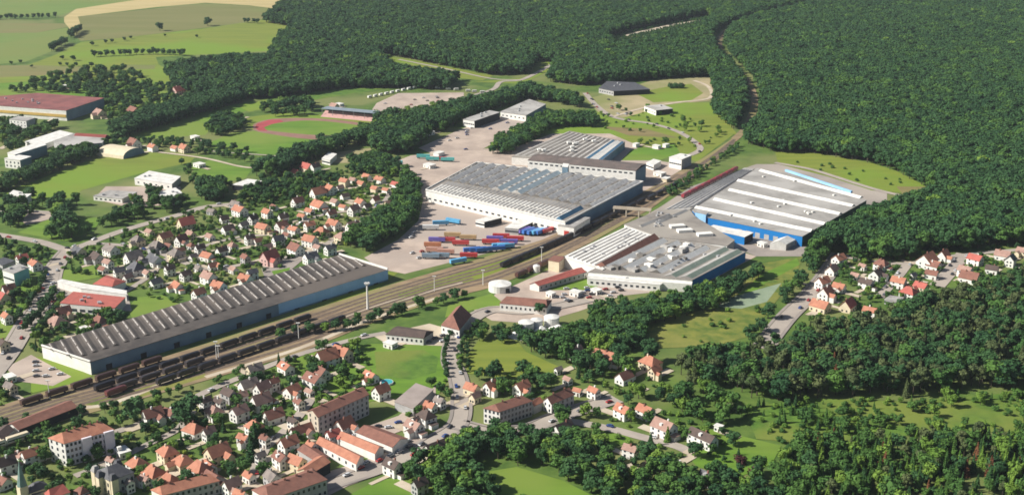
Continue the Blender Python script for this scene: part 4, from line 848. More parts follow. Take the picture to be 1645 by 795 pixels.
for k, (a, b, c, cn) in enumerate(TR):
    A, B = P(*a, 1), P(*b, 1); n = int((B-A).length/13.35); ang = math.atan2((B-A).y, (B-A).x)
    if k < 6 or k == 7:   # bend with the yard
        def pos(u, a=a, b=b):
            x = a[0]+(b[0]-a[0])*u
            if k in (4,): return P(x, a[1]+(b[1]-a[1])*u+3*math.sin(math.pi*u)*(1 if k == 4 else 0), 1)
            return P(x, a[1]+(b[1]-a[1])*u, 1)
    else: pos = lambda u, a=a, b=b: P(a[0]+(b[0]-a[0])*u, a[1]+(b[1]-a[1])*u, 1)
    for i in range(n):
        u = (i+.5)/n; p = A.lerp(B, u); p2 = pos(0.0 if n < 2 else u); 
        if k == 4: p = p2
        q = Vector((p.x, p.y, 0.9)) if False else Vector((p.x, p.y, LAYER[0]-.1))
        put('wagon'+cn, make_wagon(c, tuple(v*.8 for v in c)), q, ang, f"{NUM[i]} {cn} open wagon from the left {TN[k]}", 'rail wagons '+TN[k])
# passenger train bottom left
A, B = P(-30, 728, 1), P(48, 703, 1); ang = math.atan2((B-A).y, (B-A).x)
def make_coach():
    t = thing('railcar', '', 'train coach', (0, 0, 0)); L_ = (B-A).length/2-.5; mb = MB(); mb.box((0, 0, .9), (L_, 2.9, 2.7), 0, 0, 1); mb.build('coach_body', WH['white'], t)
    mb = MB(); mb.box((0, 0, 3.6), (L_-.3, 2.7, .6), 0, 0, .93); mb.build('coach_roof', WH['cream'], t); mb = MB(); mb.box((0, 0, 2.0), (L_-1, 2.96, .8)); mb.build('window_band', M_win, t)
    mb = MB(); mb.box((0, 0, 1.1), (L_-.5, 2.95, .3)); mb.build('orange_stripe', RF['o'][1], t); wheelset(t, (-L_*.35, L_*.35), .75, .45); return t
for i in range(2): put('coach', make_coach, A.lerp(B, .25+.5*i)*1.0, ang, ['rear white passenger coach at the left edge', 'front white passenger coach below the station shed'][i], 'white passenger train')
# trailers
blue, lb, red, tan, pur, gry, wht = (.05, .17, .5), (.12, .42, .68), (.5, .05, .05), (.5, .34, .17), (.16, .12, .42), (.2, .27, .33), (.7, .7, .68)
TL = [((718, 386), -5, red, 'red'), ((740, 391), -5, red, 'red'), ((702, 386), -5, pur, 'purple-blue'), ((727, 378), -5, tan, 'tan'), ((752, 382), -5, tan, 'tan'),
 ((788, 389), -5, red, 'dark red'), ((812, 394), -5, red, 'dark red'), ((795, 384), -5, pur, 'purple'), ((818, 389), -5, pur, 'purple'), ((805, 380), -5, red, 'red'), ((828, 384), -5, red, 'red'),
 ((758, 402), 16, blue, 'blue'), ((768, 402), 16, blue, 'blue'), ((778, 402), 16, blue, 'blue'), ((788, 401), 16, blue, 'blue'), ((798, 400), 16, blue, 'blue'), ((753, 411), -5, red, 'red'), ((804, 395), 16, lb, 'light blue'), ((813, 396), 16, lb, 'light blue'),
 ((843, 371), 46, pur, 'purple'), ((849, 372), 46, blue, 'dark blue'), ((857, 373), 46, blue, 'blue'), ((864, 373), 46, lb, 'light blue'), ((871, 373), 46, blue, 'blue'), ((880, 371), 46, red, 'red'),
 ((695, 394), -5, RF['o'] and (.5, .2, .1), 'orange'), ((698, 402), -5, (.55, .3, .22), 'salmon'), ((716, 405), -5, (.55, .3, .22), 'salmon'), ((692, 412), -5, gry, 'grey-blue'), ((708, 411), -5, gry, 'grey-blue'), ((736, 420), 30, lb, 'light blue'),
 ((708, 359), 8, lb, 'light blue'), ((728, 356), -30, lb, 'light blue'), ((692, 366), 0, wht, 'white'), ((695, 256), -4, (.1, .45, .42), 'green'), ((680, 252), -4, (.1, .45, .42), 'green'), ((707, 256), -4, red, 'red'), ((719, 257), -4, (.1, .45, .42), 'green'), ((636, 262), -4, (.15, .5, .5), 'teal'), ((629, 263), 60, red, 'red')]
cnt = {}
for (x, y), a, c, cn in TL:
    z = pix(P(x, y))[2]; rowname = 'far yard behind the trees' if y < 270 else ('diagonal rank by the canopy' if a == 46 else ('yard near the grassy island' if x < 732 else 'middle of the trailer yard'))
    key = (rowname, cn); cnt[key] = cnt.get(key, 0)+1
    tot = sum(1 for (q, w_), a2, c2, cn2 in TL if cn2 == cn and ('far yard behind the trees' if w_ < 270 else ('diagonal rank by the canopy' if a2 == 46 else ('yard near the grassy island' if q < 732 else 'middle of the trailer yard'))) == rowname)
    pre = f'{NUM[cnt[key]-1]} ' if tot > 1 else ''
    xs = sorted(q for (q, w_), a2, c2, cn2 in TL if cn2 == cn and ('far yard behind the trees' if w_ < 270 else ('diagonal rank by the canopy' if a2 == 46 else ('yard near the grassy island' if q < 732 else 'middle of the trailer yard'))) == rowname)
    i = xs.index(x); pre = (ORD[i]+' ') if tot > 1 else ''
    put('trailer'+cn, make_trailer(c), P(x, y, 2)*1.0-Vector((0, 0, 1.98-LAYER[0]+.0)) , R(a), f"{pre}{cn} semi-trailer parked in the {rowname}", 'parked semi-trailers')
# vehicles on roads and lots
CARC = [((.6, .6, .6), 'silver'), ((.7, .7, .7), 'white'), ((.03, .03, .04), 'black'), ((.4, .03, .03), 'red'), ((.03, .07, .25), 'blue'), ((.15, .15, .16), 'grey')]
cars = []
for k, place, gap in [('street', 'on the main street', 17), ('inn', 'on the road past the white inn', 22), ('hill', 'on the hillside road', 26), ('left avenue', 'on the avenue by the supermarket', 13), ('west road', 'on the road to the school', 30), ('rail street', 'on the street beside the railway', 26), ('hamlet main', 'on the wide hamlet road', 22), ('hamlet lane', 'on the hamlet lane', 18), ('mid lane', 'on the lane left of the tan block', 18), ('works road', 'on the works road', 30), ('hamlet square', 'on the hamlet square', 15), ('estate lane', 'on the estate lane', 28), ('estate street', 'on the estate street', 28)]:
    pts, w = rw[k]; s = 6; lst = []
    while True:
        r_ = along(pts, s)
        if r_ is None: break
        p, ang = r_; side = rnd.choice((-1, 1)); off = Vector((-math.sin(ang), math.cos(ang)))*side*w*.28
        X, Y, _ = pix((p.x, p.y, 0))
        if -10 < X < 1655 and 0 < Y < 800: lst.append((X, (p.x+off.x, p.y+off.y), ang+(math.pi if side > 0 else 0)))
        s += gap*rnd.uniform(.6, 1.5)
    cars.append((place, lst))
for place, poly, ang, n in [('in the supermarket car park', [(60, 462), (90, 455), (98, 470), (92, 500), (60, 500)], .8, 16), ('in the left forecourt', [(20, 592), (50, 576), (105, 605), (85, 615)], .3, 7), ('in the far stadium lot', [(610, 172), (640, 155), (735, 153), (700, 170), (650, 180)], .1, 10), ('in the beige works lot', [(690, 236), (760, 206), (830, 195), (780, 232), (740, 246)], .4, 9), ('beside the workshops', [(590, 735), (655, 705), (670, 712), (620, 742), (575, 756)], .8, 12), ('in the white factory yard', [(900, 465), (1000, 462), (1010, 472), (900, 490)], .2, 18), ('beside the tan block', [(560, 700), (640, 675), (640, 685), (575, 708)], .3, 7), ('in the truck yard', [(640, 405), (665, 370), (690, 375), (680, 420)], .8, 6), ('at the dark glazed building', [(945, 160), (980, 158), (1010, 185), (985, 185)], 2.3, 8), ('by the great house', [(690, 545), (720, 535), (715, 552), (680, 552)], .4, 6)]:
    wp = [P(*p).xy[:] for p in poly]; xs = [p[0] for p in wp]; ys = [p[1] for p in wp]; lst = []; tries = 0
    while len(lst) < n and tries < 900:
        tries += 1; x, y = rnd.uniform(min(xs), max(xs)), rnd.uniform(min(ys), max(ys))
        if inpoly(x, y, wp) and all((x-q[1][0])**2+(y-q[1][1])**2 > 30 for q in lst) and not any(inpoly(x, y, f) for f in FOOT): lst.append((pix((x, y, 0))[0], (x, y), ang+rnd.choice((0, math.pi, 0, math.pi))+rnd.uniform(-.05, .05)))
    cars.append((place, lst))
for place, lst in cars:
    lst.sort(); cols = [rnd.choices(range(6), [4, 5, 4, 2, 2, 3])[0] for _ in lst]
    for ci in range(6):
        idx = [i for i, c in enumerate(cols) if c == ci]
        for m_, i in enumerate(idx):
            X, p, ang = lst[i]; col, cn = CARC[ci]
            pre = (ORD[m_] + ' ') if len(idx) > 1 else ''
            put('car'+cn, make_car(col), (p[0], p[1], LAYER[0]+.05), ang, f"{pre}{cn} car {place}", 'cars '+place)
def make_caravan():
    t = thing('camper', '', 'camper', (0, 0, 0)); mb = MB(); mb.box((0, 0, .6), (6, 2.4, 2.3), 0, 0, .94); mb.build('camper_body', WH['white'], t); mb = MB(); mb.box((0, 0, 1.7), (5, 2.44, .6)); mb.build('window_band', M_win, t); wheelset(t, (-1.6, 1.8), 1.0, .38); return t
vs = [(x, y, a) for x, y, a in [(703, 143, .1), (720, 145, .1), (733, 146, .2), (752, 148, .1), (762, 149, .1), (775, 150, .1)]] + [(594+i*9, 158-i*1.9, .9) for i in range(9)]
for i, (x, y, a) in enumerate(vs): put('camper', make_caravan, (*P(x, y).xy, .35), a, f"{ORD[i]} white camper of the row behind the lot" if i < 6 else f"{ORD[i-6]} white camper of the slanting row left of the lot", 'white campers at the stadium lot')

# ---------------------------------------------------------------- trees
def crown_mesh(name, m, seed, kind):
    r = random.Random(seed); V = []; Fc = []
    def quad(p, nrm, s):
        t_ = nrm.orthogonal().normalized(); b_ = nrm.cross(t_); a = r.uniform(0, 6.28); u = t_*math.cos(a)+b_*math.sin(a); v = nrm.cross(u)
        k = len(V); w_ = r.uniform(.6, 1)
        V.extend([p-u*s-v*s*w_, p+u*s-v*s*w_*.6, p+u*s*.8+v*s*w_, p-u*s*.7+v*s*w_*.9]); Fc.append((k, k+1, k+2, k+3))
    def blob(c, rad, n, s, core=True):
        if core:
            bm = bmesh.new(); bmesh.ops.create_icosphere(bm, subdivisions=1, radius=1); k = len(V)
            for v in bm.verts: q = v.co*r.uniform(.72, .95); V.append(Vector((c.x+q.x*rad.x, c.y+q.y*rad.y, c.z+q.z*rad.z)))
            for f in bm.faces: Fc.append(tuple(k+v.index for v in f.verts))
            bm.free()
        for _ in range(n):
            z = r.uniform(-.75, 1); a = r.uniform(0, 6.283); q = math.sqrt(max(0, 1-z*z)); d = Vector((q*math.cos(a), q*math.sin(a), z))
            p = Vector((c.x+d.x*rad.x, c.y+d.y*rad.y, c.z+d.z*rad.z))*1.0
            p = c+(p-c)*r.uniform(.85, 1.14); nr = (d+Vector((r.uniform(-.7, .7), r.uniform(-.7, .7), r.uniform(-.3, .7)))).normalized(); quad(p, nr, s*r.uniform(.6, 1.3))
    # unit tree: height 1, crown radius ~.33
    if kind == 'round':
        blob(Vector((0, 0, .55)), Vector((.27, .27, .32)), 70, .05)
        for i in range(9):
            a = i*2.4+r.uniform(-.4, .4); z = r.uniform(.3, .82); q = .26*math.sqrt(max(.1, 1-((z-.55)/.45)**2)); s = r.uniform(.11, .17)
            blob(Vector((q*math.cos(a), q*math.sin(a), z)), Vector((s, s, s*.9)), 42, .042)
    elif kind == 'poplar':
        for i in range(8): z = .12+i*.11; s = .13*math.sin(math.pi*min(1, (z+.08))/1.12)**.6; blob(Vector((r.uniform(-.02, .02), r.uniform(-.02, .02), z)), Vector((s, s, .1)), 45, .035)
    elif kind == 'conifer':
        for i in range(11):
            z = .1+i*.082; q = .21*(1-z)**.85+.012
            n = 6+int(14*(1-z))
            for j in range(n):
                a = r.uniform(0, 6.283); p0 = Vector((0, 0, z+.03)); tip = Vector((q*math.cos(a)*r.uniform(.75, 1.15), q*math.sin(a)*r.uniform(.75, 1.15), z-.045)); side = Vector((-math.sin(a), math.cos(a), 0))*q*.33
                k = len(V); V.extend([p0, lerp(p0, tip, .6)+side, tip, lerp(p0, tip, .6)-side]); Fc.append((k, k+1, k+2, k+3))
                k = len(V); V.extend([p0+Vector((0, 0, -.02)), lerp(p0, tip, .6)+side*.5+Vector((0, 0, .03)), tip, lerp(p0, tip, .6)+side*.2-Vector((0, 0, .05))]); Fc.append((k, k+1, k+2, k+3))
        k = len(V); V.extend([Vector((.13*math.cos(t_*1.05), .13*math.sin(t_*1.05), .1)) for t_ in range(6)]); V.append(Vector((0, 0, .97)))
        for t_ in range(6): Fc.append((k+t_, k+(t_+1) % 6, k+6))
    elif kind == 'pine':
        for i in range(7): a = i*2.4; z = r.uniform(.35, .9); q = .16*(1.15-z)/.6; s = r.uniform(.08, .13); blob(Vector((q*math.cos(a), q*math.sin(a), z)), Vector((s, s, s*.8)), 42, .034)
        blob(Vector((0, 0, .62)), Vector((.12, .12, .28)), 40, .035)
    elif kind == 'bush':
        for i in range(5): a = i*1.3; s = r.uniform(.22, .34); blob(Vector((.2*math.cos(a), .2*math.sin(a), r.uniform(.25, .55))), Vector((s, s, s)), 40, .075)
    me = bpy.data.meshes.new(name); me.from_pydata([tuple(v) for v in V], [], Fc); me.materials.append(m); me.update()
    return me
def trunk_mesh(h, r0):
    mb = MB(); mb.cyl((0, 0, 0), r0, h, 7, 0, r0*.55)
    for k in range(3):
        a = k*2.1; b = len(mb.v); p = Vector((0, 0, h*.75)); q = Vector((.13*math.cos(a), .13*math.sin(a), h+.12)); w_ = r0*.3
        mb.poly([p+Vector((w_, 0, 0)), p+Vector((-w_, 0, 0)), q]); mb.poly([p+Vector((0, w_, 0)), p+Vector((0, -w_, 0)), q])
    me = bpy.data.meshes.new('trunk'); me.from_pydata([tuple(v) for v in mb.v], [], mb.f); me.materials.append(bark); me.update(); return me
TRUNK = {'round': trunk_mesh(.5, .025), 'conifer': trunk_mesh(.6, .016), 'poplar': trunk_mesh(.4, .02), 'pine': trunk_mesh(.7, .018), 'bush': trunk_mesh(.3, .03)}
CM = {}
def crown(kind, tone, var):
    k = (kind, tone, var)
    if k not in CM: CM[k] = crown_mesh('crown', LEAF[tone], hash((kind, var)) % 9999 if False else sum(map(ord, kind))*7+var*13, kind)
    return CM[k]
NV = {'round': 5, 'conifer': 3, 'poplar': 2, 'pine': 3, 'bush': 3}
fast_foot = [(f, min(p[0] for p in f)-3, max(p[0] for p in f)+3, min(p[1] for p in f)-3, max(p[1] for p in f)+3) for f in FOOT+BLOCK]
GRID = {}
for i, (x, y, r_) in enumerate(ROADPTS): GRID.setdefault((int(x//20), int(y//20)), []).append((x, y, r_))
for (x, y, r_) in HC: GRID.setdefault((int(x//20), int(y//20)), []).append((x, y, r_*.85))
def free(x, y, rad=1.5, blk=True):
    if blk:
        for f, a, b, c, d in fast_foot:
            if a < x < b and c < y < d and inpoly(x, y, f): return False
    gx, gy = int(x//20), int(y//20)
    for i in (-1, 0, 1):
        for j in (-1, 0, 1):
            for (px_, py_, r_) in GRID.get((gx+i, gy+j), ()):
                if (x-px_)**2+(y-py_)**2 < (r_+rad)**2: return False
    return True
TREES = []   # (x, y, height, kind, tone, wscale)
def fill(px, spacing, hr, mix, seed=1, dens=1.0, check=True, zfar=0, excl=(), blk=True):
    r = random.Random(seed); poly = [P(p[0], p[1], p[2] if len(p) > 2 else 0).xy[:] for p in px]
    ex = [[P(*q).xy[:] for q in e] for e in excl]
    xs = [p[0] for p in poly]; ys = [p[1] for p in poly]; kinds = [m[:2] for m in mix]; ws = [m[2] for m in mix]
    y = min(ys); row = 0
    while y < max(ys):
        x = min(xs)+(row % 2)*spacing/2
        while x < max(xs):
            X = x+r.uniform(-.4, .4)*spacing; Y = y+r.uniform(-.4, .4)*spacing
            dd_ = dens if seed not in (7, 8) else dens*min(1, max(.12 if seed != 4 else .75, .62+1.5*mnoise.noise(Vector((X*.022, Y*.022, seed)))))
            if r.random() < dd_ and inpoly(X, Y, poly) and not any(inpoly(X, Y, e) for e in ex):
                k, tn = r.choices(kinds, ws)[0]; h = r.uniform(*hr)
                if k == 'bush': h = r.uniform(2, 4)
                if not check or free(X, Y, 1.2 if k == 'bush' else h*.17, blk): TREES.append((X, Y, h, k, tn, r.uniform(.8, 1.2) if h > 10 and seed == 3 else r.uniform(.85, 1.25)))
            x += spacing
        y += spacing*.87; row += 1
def line(px, spacing, hr, mix, seed=2, jit=1.0):
    r = random.Random(seed); w = catmull([P(*p).xy[:] for p in px], 6); kinds = [m[:2] for m in mix]; ws = [m[2] for m in mix]; s = spacing/2
    while True:
        q = along(w, s)
        if q is None: break
        k, tn = r.choices(kinds, ws)[0]; TREES.append((q[0].x+r.uniform(-jit, jit), q[0].y+r.uniform(-jit, jit), r.uniform(*hr), k, tn, r.uniform(.85, 1.2))); s += spacing*r.uniform(.8, 1.25)
BL = [('round', 'dark green', 6), ('round', 'mid green', 4), ('round', 'light green', .6)]
WOOD = [('round', 'dark green', 8), ('round', 'mid green', 2.5), ('round', 'light green', .08), ('pine', 'dark green', 1)]
PINE = [('pine', 'grey green', 5), ('pine', 'dark green', 3), ('round', 'mid green', 1.5), ('round', 'dark green', 2), ('conifer', 'grey green', 2)]
GARD = [('round', 'dark green', 2.2), ('round', 'mid green', 5), ('round', 'light green', 1.8), ('bush', 'mid green', 7), ('bush', 'light green', 3), ('conifer', 'dark green', 1.2), ('bush', 'yellow green', .5), ('round', 'purple leaved', .15)]
SLOPE = [('conifer', 'dark green', 4), ('conifer', 'mid green', 7), ('conifer', 'light green', 3), ('pine', 'grey green', 1.5), ('round', 'mid green', 3), ('round', 'dark green', 1.5), ('conifer', 'rust red', .3), ('round', 'light green', 1.2)]
Z = 14
LOWF = [(975, 62), (1005, 52), (1040, 44), (1135, 26), (1150, 32), (1120, 50), (1060, 68), (990, 84)]
fill(LOWF, 5, (3, 4.5), [('round', 'dark green', 3), ('round', 'mid green', 1)], 90, .9)
# great forest (upper middle, upper right)
fill([(425, 24, Z), (450, 5, Z), (490, -30, Z), (700, -60, Z), (1300, -60, Z), (1750, -60, Z), (1760, 300), (1700, 420), (1645, 392), (1560, 402), (1480, 405), (1440, 422), (1390, 424), (1310, 414), (1312, 400), (1350, 380), (1408, 350), (1440, 338), (1520, 320), (1485, 300), (1440, 278), (1400, 264), (1300, 246), (1240, 246), (1198, 232), (1212, 202), (1186, 216), (1150, 185), (1148, 145), (1140, 124), (1060, 128), (985, 136), (930, 138), (880, 132), (895, 108), (862, 96), (850, 120), (790, 122), (720, 108), (640, 92), (600, 88), (640, 122), (735, 130), (720, 145), (560, 142), (430, 160), (330, 158), (290, 148), (262, 100, Z), (380, 86, Z), (430, 86, Z), (452, 50, Z), (478, 32, Z)],
     7.3, (13.5, 20), WOOD, 3, .98, True, excl=[LOWF, [(1284, -20), (1395, -20), (1372, 6), (1315, 8)], [(440, 26), (476, 28), (470, 34), (445, 34)]])
fill([(1050, 586), (1150, 582), (1215, 570), (1260, 560), (1300, 545), (1400, 528), (1440, 510), (1510, 488), (1600, 470), (1640, 448), (1760, 435), (1790, 640), (1640, 622), (1560, 630), (1460, 638), (1330, 640), (1250, 648), (1190, 640), (1120, 620), (1060, 600), (1000, 560)], 7.6, (12, 17), PINE, 4, .95)
fill([(990, 610), (1060, 600), (1190, 645), (1200, 670), (1170, 690), (1100, 670), (1060, 660), (985, 632)], 8, (9, 14), GARD[:4]+[('pine', 'grey green', 3)], 5, .7)
# foreground wood and slope
fill([(600, 830), (640, 775), (700, 725), (730, 700), (800, 702), (890, 705), (960, 722), (1030, 735), (1110, 765), (1180, 768), (1250, 748), (1300, 715), (1300, 840)], 7.8, (9, 13), [('round', 'dark green', 4), ('round', 'mid green', 6), ('round', 'light green', 1.2), ('pine', 'dark green', .8)], 6, .88,
     excl=[[(770, 762), (830, 750), (905, 772), (960, 800), (960, 830), (800, 830), (790, 790)], [(590, 795), (640, 775), (690, 785), (680, 830), (590, 830)]])
fill([(1250, 748), (1300, 712), (1400, 715), (1500, 705), (1720, 700), (1740, 850), (1240, 850)], 4.8, (5, 13), SLOPE, 7, 1.15)
fill([(1195, 655), (1300, 640), (1460, 645), (1700, 625), (1720, 700), (1450, 712), (1330, 718), (1235, 712)], 5.2, (2.5, 9), [('bush', 'mid green', 5), ('bush', 'light green', 4), ('round', 'mid green', 3), ('round', 'light green', 2), ('conifer', 'mid green', 2), ('conifer', 'dark green', .6)], 8, 1.0)
fill([(1190, 640), (1330, 635), (1360, 700), (1220, 712), (1180, 690)], 9, (6, 10), [('round', 'mid green', 3), ('round', 'dark green', 3), ('conifer', 'mid green', 1)], 88, .3)
# belts
fill([(0, 298), (60, 274), (110, 250), (148, 240), (158, 250), (100, 272), (0, 312), (-50, 330), (-50, 310)], 7, (10, 13), [('round', 'dark green', 5), ('round', 'mid green', 3)], 9)
fill([(178, 213), (230, 193), (300, 170), (375, 156), (390, 166), (310, 188), (240, 210), (188, 226)], 6.5, (14, 18), [('poplar', 'dark green', 1), ('round', 'dark green', 6)], 10, 1, False)
fill([(410, 284), (450, 262), (530, 238), (600, 215), (680, 195), (760, 172), (850, 150), (905, 160), (935, 175), (900, 168), (850, 160), (790, 178), (740, 198), (690, 222), (655, 250), (600, 246), (600, 228), (540, 246), (500, 262), (450, 285)], 7, (14, 19), [('round', 'dark green', 7), ('round', 'mid green', 2), ('poplar', 'dark green', 1)], 11)
fill([(545, 392), (585, 372), (615, 345), (640, 320), (650, 290), (640, 262), (700, 262), (705, 285), (672, 312), (668, 350), (640, 380), (590, 408)], 6.6, (10, 15), [('round', 'dark green', 5), ('round', 'mid green', 5)], 12)
fill([(560, 262), (600, 252), (640, 262), (640, 285), (560, 278)], 7, (8, 12), BL, 13)
fill([(790, 248), (800, 230), (850, 205), (880, 190), (960, 192), (960, 205), (900, 205), (860, 222), (820, 250)], 7, (10, 14), BL, 14, blk=False)
fill([(1000, 508), (1030, 492), (1115, 480), (1190, 452), (1225, 432), (1236, 436), (1200, 462), (1150, 500), (1060, 518), (1040, 536), (1010, 566), (900, 562), (850, 566), (845, 556), (920, 540), (960, 520)], 7.2, (9, 13), BL, 15)
fill([(840, 552), (1040, 545), (1010, 600), (930, 612), (900, 590), (850, 570)], 8, (10, 14), BL+[('poplar', 'light green', .4)], 16, .8)
fill([(755, 548), (775, 530), (830, 535), (850, 550), (790, 552)], 7, (7, 9), BL, 17)
fill([(750, 612), (790, 600), (860, 605), (900, 612), (870, 632), (780, 635)], 8, (8, 12), BL, 18, .8)
fill([(1225, 520), (1260, 480), (1300, 440), (1290, 420), (1310, 405), (1340, 415), (1300, 460), (1262, 500), (1238, 530)], 7.5, (9, 14), BL+[('conifer', 'dark green', 2)], 19, .8)
fill([(1215, 560), (1250, 540), (1220, 530), (1200, 545)], 8, (8, 12), BL, 20)
fill([(1060, 312), (1110, 282), (1160, 250), (1185, 232), (1190, 240), (1130, 280), (1080, 318)], 6, (4, 7), BL, 21, .9, True, blk=False)
fill([(940, 520), (960, 500), (1000, 490), (1010, 520)], 8, (8, 11), BL, 22)
line([(430, 545), (520, 535), (570, 525), (640, 505), (700, 488), (750, 478)], 8, (6, 10), BL, 23, 3)
line([(560, 518), (620, 512), (660, 500)], 9, (5, 8), BL, 24, 3)
line([(715, 610), (716, 575), (722, 545), (740, 520)], 6, (4, 6), BL, 25); line([(742, 600), (740, 570), (748, 545), (768, 520)], 6, (4, 6), BL, 26); line([(755, 600), (750, 570), (758, 545), (775, 525)], 6, (3, 5), BL, 27)
line([(40, 535), (70, 500), (90, 470)], 6, (6, 9), BL, 28); line([(55, 550), (85, 510), (100, 480)], 6, (6, 9), BL, 29); line([(25, 520), (55, 480), (75, 440)], 6, (4, 7), BL, 30)
line([(180, 742), (235, 712), (280, 690)], 4.5, (3, 4), [('round', 'dark green', 1)], 31, .4)
line([(0, 690), (60, 668), (0, 640)][0:1]+[(100, 670), (180, 662), (240, 645), (330, 622), (400, 592)], 8, (4, 8), BL, 32, 3)
line([(20, 720), (120, 690), (60, 705)][0:2], 6, (4, 6), BL, 33)
line([(-10, 32), (90, 29)], 9, (9, 12), BL[:1], 34); line([(80, 84), (106, 70)], 7, (11, 15), BL[:1], 35, 3); line([(110, 62), (131, 50)], 7, (11, 15), BL[:1], 36, 3)
line([(148, 92), (230, 88), (262, 88), (300, 90)], 8, (9, 12), BL[:1], 37); line([(390, 37), (417, 38)], 8, (9, 12), BL[:1], 38)
for x, y, h in [(257, 50, 15), (334, 42, 16), (148, 74, 8), (170, 70, 7), (180, 69, 7), (200, 66, 7), (210, 63, 6), (265, 59, 5), (316, 61, 6), (100, 96, 7), (118, 98, 9), (18, 104, 6), (33, 102, 6), (51, 109, 5), (97, 106, 6), (108, 107, 6), (122, 107, 7), (147, 108, 8), (455, 37, 7), (440, 36, 5)]: TREES.append((*P(x, y).xy, h, 'round', 'dark green', 1.2))
fill([(60, 130), (90, 118), (150, 112), (210, 112), (230, 125), (250, 140), (180, 150), (100, 150), (20, 145)], 11, (8, 13), BL, 39, .42)
fill([(0, 150), (60, 140), (170, 142), (290, 140), (285, 165), (230, 185), (175, 200), (170, 180), (120, 150)], 9, (8, 12), BL, 40, .45)
fill([(0, 200), (60, 200), (100, 205), (60, 225), (30, 245), (0, 250)], 8, (8, 13), BL, 41, .7)
fill([(70, 255), (110, 238), (150, 230), (190, 225), (190, 235), (150, 242)], 8, (7, 10), BL, 42)
fill([(180, 235), (240, 225), (330, 232), (400, 245), (410, 265), (330, 250), (250, 240)], 8, (6, 9), BL, 43, .6)
fill([(330, 215), (350, 195), (380, 190), (400, 205), (380, 215), (350, 222)], 8, (9, 13), BL, 44, .8)
fill([(400, 175), (500, 165), (505, 185), (450, 190)], 9, (10, 15), BL, 45, .55)
fill([(600, 190), (650, 180), (720, 172), (760, 165), (740, 180), (680, 200), (600, 215)], 8, (9, 13), BL, 46, .7)
fill([(0, 330), (40, 322), (60, 318), (130, 325), (120, 345), (60, 340), (30, 375), (0, 370)], 8.5, (8, 13), BL, 47, .6)
fill([(80, 385), (90, 345), (105, 350), (122, 365), (115, 390)], 7, (12, 16), BL, 48, .9)
fill([(120, 385), (200, 340), (240, 300), (300, 320), (310, 335), (230, 355), (160, 372)], 8.5, (8, 14), BL, 49, .62)
fill([(320, 300), (360, 300), (360, 325), (325, 325)], 6, (11, 14), BL[:2], 50, 1)
fill([(400, 300), (450, 285), (500, 285), (560, 290), (520, 315), (440, 330), (380, 325)], 8, (7, 11), BL, 51, .7)
fill([(290, 262), (350, 290), (390, 296), (370, 310), (300, 300)], 9, (6, 9), BL, 52, .5)
for i, reg in enumerate([
 [(60, 440), (120, 400), (300, 345), (380, 325), (480, 290), (560, 270), (640, 285), (645, 330), (590, 380), (545, 400), (480, 425), (340, 468), (285, 490), (240, 480), (200, 450), (120, 440)],
 [(60, 690), (280, 650), (420, 592), (580, 548), (600, 620), (530, 700), (420, 800), (0, 800), (0, 735)],
 [(1300, 500), (1345, 410), (1640, 395), (1620, 440), (1500, 468), (1400, 515), (1300, 525)],
 [(750, 600), (1000, 600), (1060, 640), (1180, 690), (1130, 750), (1000, 735), (900, 700), (880, 660), (800, 640)],
 [(0, 390), (80, 400), (90, 440), (50, 500), (0, 540)],
 [(90, 505), (200, 500), (200, 520), (90, 560), (50, 570), (50, 545)],
 [(640, 640), (700, 600), (725, 610), (725, 670), (690, 700), (650, 690)],
 [(0, 620), (40, 632), (20, 650), (0, 655)],
 ]):
    fill(reg, [6.2, 5.8, 6.2, 7.2, 6.5, 6, 7.5, 6][i], [(2.8, 6.5), (3.5, 10), (3, 6.5), (5, 10), (5, 9), (5, 9), (4, 8), (5, 8)][i], GARD, 60+i, [.75, .9, .6, .6, .6, .8, .5, .9][i])
fill([(960, 172), (1100, 180), (1170, 210), (1120, 245), (1010, 230), (960, 200)], 9, (4, 9), GARD, 80, .25)
fill([(1260, 255), (1330, 262), (1440, 285), (1470, 302), (1400, 300), (1300, 272)], 9, (2, 5), [('bush', 'mid green', 1)], 81, .2)
fill([(1120, 700), (1250, 715), (1235, 745), (1120, 755)], 10, (3, 6), GARD, 82, .2)
fill([(1040, 512), (1230, 480), (1200, 545), (1040, 555)], 8, (3, 6), [('bush', 'light green', 2), ('bush', 'mid green', 2)], 83, .25)
